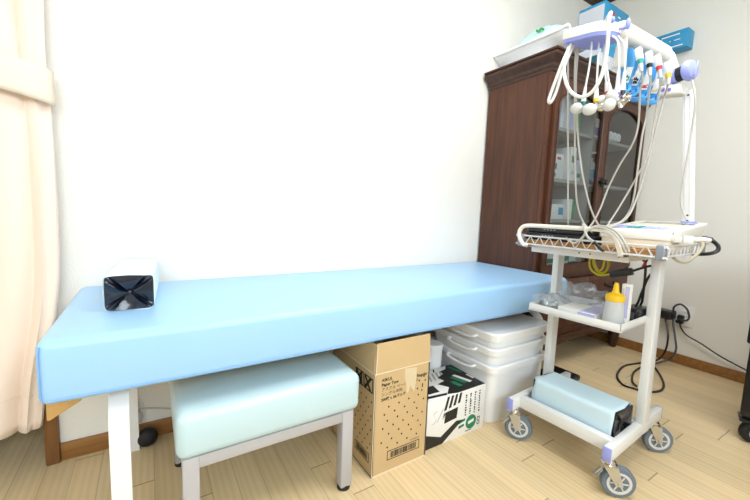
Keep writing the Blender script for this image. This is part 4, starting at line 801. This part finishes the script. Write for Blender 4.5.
J = Vector((.215, .012, 1.349)); ja = Vector((-.25, -1, .08)).normalized()
MB().cyl(J+Vector((.01, .05, .0))-ja*.0, J-ja*.012, .020, .021, 24).build('joint_collar', M['ecg'], t)
MB().cyl(J-ja*.012, J+ja*.004, .024, n=28).build('joint_sleeve', M['lav'], t)
MB().cyl(J+ja*.004, J+ja*.022, .022, n=28).build('joint_band', M['black'], t)
MB().turn(J+ja*.022, ja, [(.018, 0), (.027, .001), (.031, .006), (.031, .014), (.026, .022), (.014, .027), (0, .028)], 32).build('tightening_knob', M['lav'], t, label='lavender knob')
MB().obox(J+ja*.050, Vector((.3, 0, 1)), ja, Vector((1, 0, -.3)), .024, .003, .003, .002).build('knob_grip', M['lav'], t)
BA, BB = Vector((.205, .046, 1.416)), Vector((-.11, .058, 1.400)); bd = (BB-BA).normalized(); bs = bd.cross(Vector((0, 0, 1))).normalized(); bu = bs.cross(bd)
def bsec(p, k): return [p+bs*(.020*k*(abs(math.cos(a))**.6)*(1 if math.cos(a) > 0 else -1))+bu*(.022*k*(abs(math.sin(a))**.6)*(1 if math.sin(a) > 0 else -1)) for a in [2*PI*i/24 for i in range(24)]]
MB().rings([bsec(BA-bd*.006, .6), bsec(BA, .9), bsec(BA+bd*.008, 1)]+[bsec(BB, 1), bsec(BB+bd*.006, .8)]).build('boom', M['ecg'], t, 50)
MB().hexa([(.20, .0, 1.335), (.245, .0, 1.335), (.245, .06, 1.335), (.20, .06, 1.335), (.195, .03, 1.43), (.235, .03, 1.43), (.235, .065, 1.43), (.195, .065, 1.43)], .008, 3).build('elbow', M['ecg'], t)
# crescent hanger at the end of the boom
hp = [(-.172, .180), (-.186, .150), (-.188, .118), (-.178, .086), (-.158, .064), (-.130, .052), (-.095, .055), (-.085, .085), (-.083, .12), (-.10, .150), (-.135, .172)]
hp = [Vector((u, v, 0)) for u, v in hp]
sm = spline(hp, 4, True)
hz = lambda p: 1.386+.012*max(0, (p.y-.13)/.06)
MB().rings([[(p.x, p.y, hz(p)+.001) for p in sm], [(p.x, p.y, hz(p)+.023) for p in sm], [(p.x*.94-.008, p.y*.94+.007, hz(p)+.027) for p in sm]]).build('hanger_head', M['ecg'], t, 50)
MB().rings([[(p.x*.93-.009, p.y*.93+.0085, hz(p)-.008) for p in sm], [(p.x*.985-.002, p.y*.985+.002, hz(p)+.0015) for p in sm]]).build('hanger_underside', M['lav'], t, 50, label='lavender underside')
m = MB(); m.obox((-.125, .115, 1.400), (.3, -1, .12), (1, .3, 0), (0, .1, 1), .035, .007, .004, .002); m.build('hanger_clip', M['gpale'], t)
MB().ell((-.17, .052, 1.405), (.007, .006, .008)).build('hanger_hook', M['lav'], t)
MB().ell((-.13, .03, 1.400), (.008, .006, .014)).tube([(-.13, .05, 1.395), (-.13, .035, 1.392), (-.13, .03, 1.40)], .004).build('hanger_hook', M['lav'], t)
MB().prism([(-.10, .065, 1.388), (-.10, .040, 1.383), (-.10, .037, 1.303), (-.10, .073, 1.310)], (.012, .003, 0), .004, 3).build('lead_guide', M['ecg'], t)

def lead(name, label, key, r, m, cat='cable'):
    return single(MB().tube(W3[key], r), name, m, label, cat, W3[key][0], 'c')
lead('vacuum_hose', 'thick white hose hanging in a wide loop from the hanger head', 'hoseA', .0046, M['hose'])
lead('vacuum_hose', 'thick white hose folded in a long narrow loop at the left of the hanger', 'hoseB', .0044, M['hose'])
lead('chest_lead', 'straight grey lead nearest the cabinet side, leftmost of the hanging leads', 'chestA', .0027, M['lead'])
lead('chest_lead', 'grey lead just right of the leftmost hanging lead', 'chestB', .0027, M['lead'])
lead('chest_lead', 'third grey lead from the left, slanting across the left glass door', 'chestC', .0027, M['lead'])
single(MB().tube(W3['bundle'], .0036).tube([(u-.004, v+.006, z-.004) for u, v, z in W3['bundle'][4:]], .003), 'lead_bundle', M['lead'], 'grey leads bent over the front rail of the wire shelf', 'cable', W3['bundle'][0], 'c')
t = cthing('strain_relief', 'black cable end hanging over the front of the wire shelf', 'connector', W3['strain'][0]); MB().tube(W3['strain'][:3], .0035).build('cable_tail', M['lead'], t); MB().tube(W3['strain'][2:], .0052).build('black_sleeve', M['black'], t)

# suction electrodes hanging from the hanger
def suction(key, col, name, bulb, cup):
    P = W3[key]; t = cthing('suction_electrode', 'suction electrode with a %s ring and grey bulb hanging from the hanger' % name, 'electrode', P[0], group='suction chest electrodes')
    MB().tube(P[:4], .0026).build('lead_wire', M['sheath'], t)
    e = Vector(P[-1]); s0 = Vector(P[2]).lerp(Vector(P[3]), .3)
    MB().cyl(s0, e.lerp(s0, .18), .0034, .0066, 16).build('sheath', M['sheath'], t); MB().cyl(e.lerp(s0, .18), e, .0068, n=16).build('colour_ring', col, t, label='%s ring' % name)
    b, c = Vector(bulb), Vector(cup)
    MB().cyl(e, c, .0035, n=10).turn(c+(c-b).normalized()*-.002, (c-b).normalized(), [(.004, -.006), (.006, 0), (.0105, .006), (.0125, .012), (.011, .0125), (.006, .004), (0, .003)], 18).build('metal_cup', M['chrome'], t)
    MB().ell(b, (.0155, .0155, .018), b-c).cyl(b.lerp(c, .55), c, .005, n=12).build('rubber_bulb', M['bulb'], t)
B_, C_ = W3['bulbs'], W3['cups']
suction('sucTeal', M['tealp'], 'teal', B_[0], C_[0]); suction('sucYellow', M['yellow'], 'yellow', B_[1], C_[1]); suction('sucRed', M['red'], 'red', B_[2], C_[2])
suction('sucGreen', M['green'], 'green', B_[4], C_[3]); suction('sucPurple', M['purple'], 'purple', B_[3], C_[4]); 
P = W3['sucBlack']; c = Vector(C_[5]); suction('sucBlack', M['black'], 'black', c+Vector((.012, .028, .004)), C_[5])

# limb clamps clipped side by side under the boom
def clamp(u, v, zc, txt, col, name, order, lead_key):
    t = cthing('limb_clamp', 'blue limb clamp with a %s label, %s from the hanger under the boom' % (name, order), 'clamp', (u, v, zc), group='blue limb clamps under the boom')
    a = Vector((-1, 0, 0)); w = Vector((0, -1, 0)); z = Vector((0, 0, 1)); o = Vector((u, v, zc))
    P_ = lambda x, h: o+w*x+z*h
    MB().prism([P_(x, h)+a*0 for x, h in ((-.018, .070), (-.006, .078), (.008, .072), (.013, .05), (.013, .02), (.009, -.014), (.002, -.034), (-.013, -.030), (-.019, .01), (-.021, .045))], -a*.016, .005, 2).build('clamp_body', M['blueclip'], t)
    jw = MB()
    jw.tube([P_(.004, -.026)+a*-.009, P_(.012, -.040)+a*.004, P_(.008, -.052)+a*.018, P_(-.018, -.050)+a*.020, P_(-.028, -.038)+a*.006, P_(-.024, -.024)-a*.009], .0042, 8)
    jw.prism([P_(-.024, -.047)+a*.021, P_(.012, -.050)+a*.021, P_(.016, -.042)-a*.008, P_(-.026, -.036)-a*.008], (0, 0, .004), .0012)
    jw.prism([P_(-.008, -.028)-a*.002, P_(.002, -.030)-a*.002, P_(.006, -.046)+a*.012, P_(-.006, -.046)+a*.012], -a*.006, .001).build('jaw', M['blueclip'], t)
    MB().tube([P_(.018, .05)-a*.008, P_(.026, .03)-a*.006, P_(.022, .0)-a*.006, P_(.012, -.012)-a*.004], .0028, 8).build('spring_arm', M['hub'], t)
    lz = z+w*.22
    lb = MB().obox(o+a*.0012+w*.003, w-z*.22, lz, a, .0078, .0205, .0014, .001).build('label_tab', M['label'], t)
    MB().text(txt, o+a*.0026+w*.0095-lz*.017, lz, -w+z*.22, .0165, bold=.0009, lift=.0004).build('lettering', col, lb)
    k = Vector(W3[lead_key][0]); k1 = Vector(W3[lead_key][1]); dd = (k1-k).normalized(); sx_ = dd.cross(a).normalized()
    MB().obox(k, a, sx_, dd, .007, .0078, .017, .002).build('terminal_block', M['sheath'], t)
    MB().cyl(k+dd*.026, k1+dd*.012, .0058, .0042, 12).build('plug_sleeve', M['hub'], t)
    MB().cyl(k+dd*.016, k+dd*.027, .0072, n=14).build('colour_ring', col, t)
    MB().tube(W3[lead_key][1:], .0028).build('lead_wire', M['lead'], t)
clamp(-.04, .055, 1.299, 'LF', M['teal'], 'teal', 'first', 'leadA'); clamp(0, .047, 1.298, 'RF', M['black'], 'black', 'second', 'leadB'); clamp(.04, .036, 1.292, 'R', M['red'], 'red', 'third', 'leadC'); clamp(.08, .023, 1.287, 'L', M['yellow'], 'yellow', 'fourth', 'leadD')

# ------------------------------------------------------------------ light and camera
def area(name, loc, rot, sx, sy, e, col):
    l = bpy.data.lights.new(name, 'AREA'); l.shape = 'RECTANGLE'; l.size = sx; l.size_y = sy; l.energy = e; l.color = col
    o = bpy.data.objects.new(name, l); COL.objects.link(o); o.location = loc; o.rotation_euler = rot; return o
area('ceiling_light', (1.2, -1.3, ZC-.085), (0, 0, 0), .84, .84, 22, (.97, .98, 1))
area('window_daylight', (XL-.12, -1.65, 1.78), (0, -PI/2, 0), 0.9, 1.65, 10, (.93, .97, 1))
area('added_front_fill', (.05, YN-.13, 1.9), (PI/2, 0, 0), 2.5, .85, 118, (.90, .95, 1))  # added soft fill from behind the camera, shone through the added window
wd = bpy.data.worlds.new('World'); SC.world = wd; wd.use_nodes = True
wd.node_tree.nodes['Background'].inputs[0].default_value = (.9, .95, 1, 1); wd.node_tree.nodes['Background'].inputs[1].default_value = .6
cd = bpy.data.cameras.new('camera'); cam = bpy.data.objects.new('camera', cd); COL.objects.link(cam)
R_ = ((.8462841, -.5315089, .0360753), (-.0276269, -.1114132, -.9933901), (.5320149, .8396936, -.1089712))
mw = Matrix(((R_[0][0], -R_[1][0], -R_[2][0], .1946789), (R_[0][1], -R_[1][1], -R_[2][1], -1.5250529), (R_[0][2], -R_[1][2], -R_[2][2], .8893722), (0, 0, 0, 1)))
cam.matrix_world = mw; cd.sensor_width = 36; cd.lens = 356.6846/750*36; cd.clip_start = .02
SC.camera = cam
vs = SC.view_settings; vs.view_transform = 'Standard'; vs.look = 'None'; vs.gamma = 1; vs.use_curve_mapping = False; vs.exposure = .06
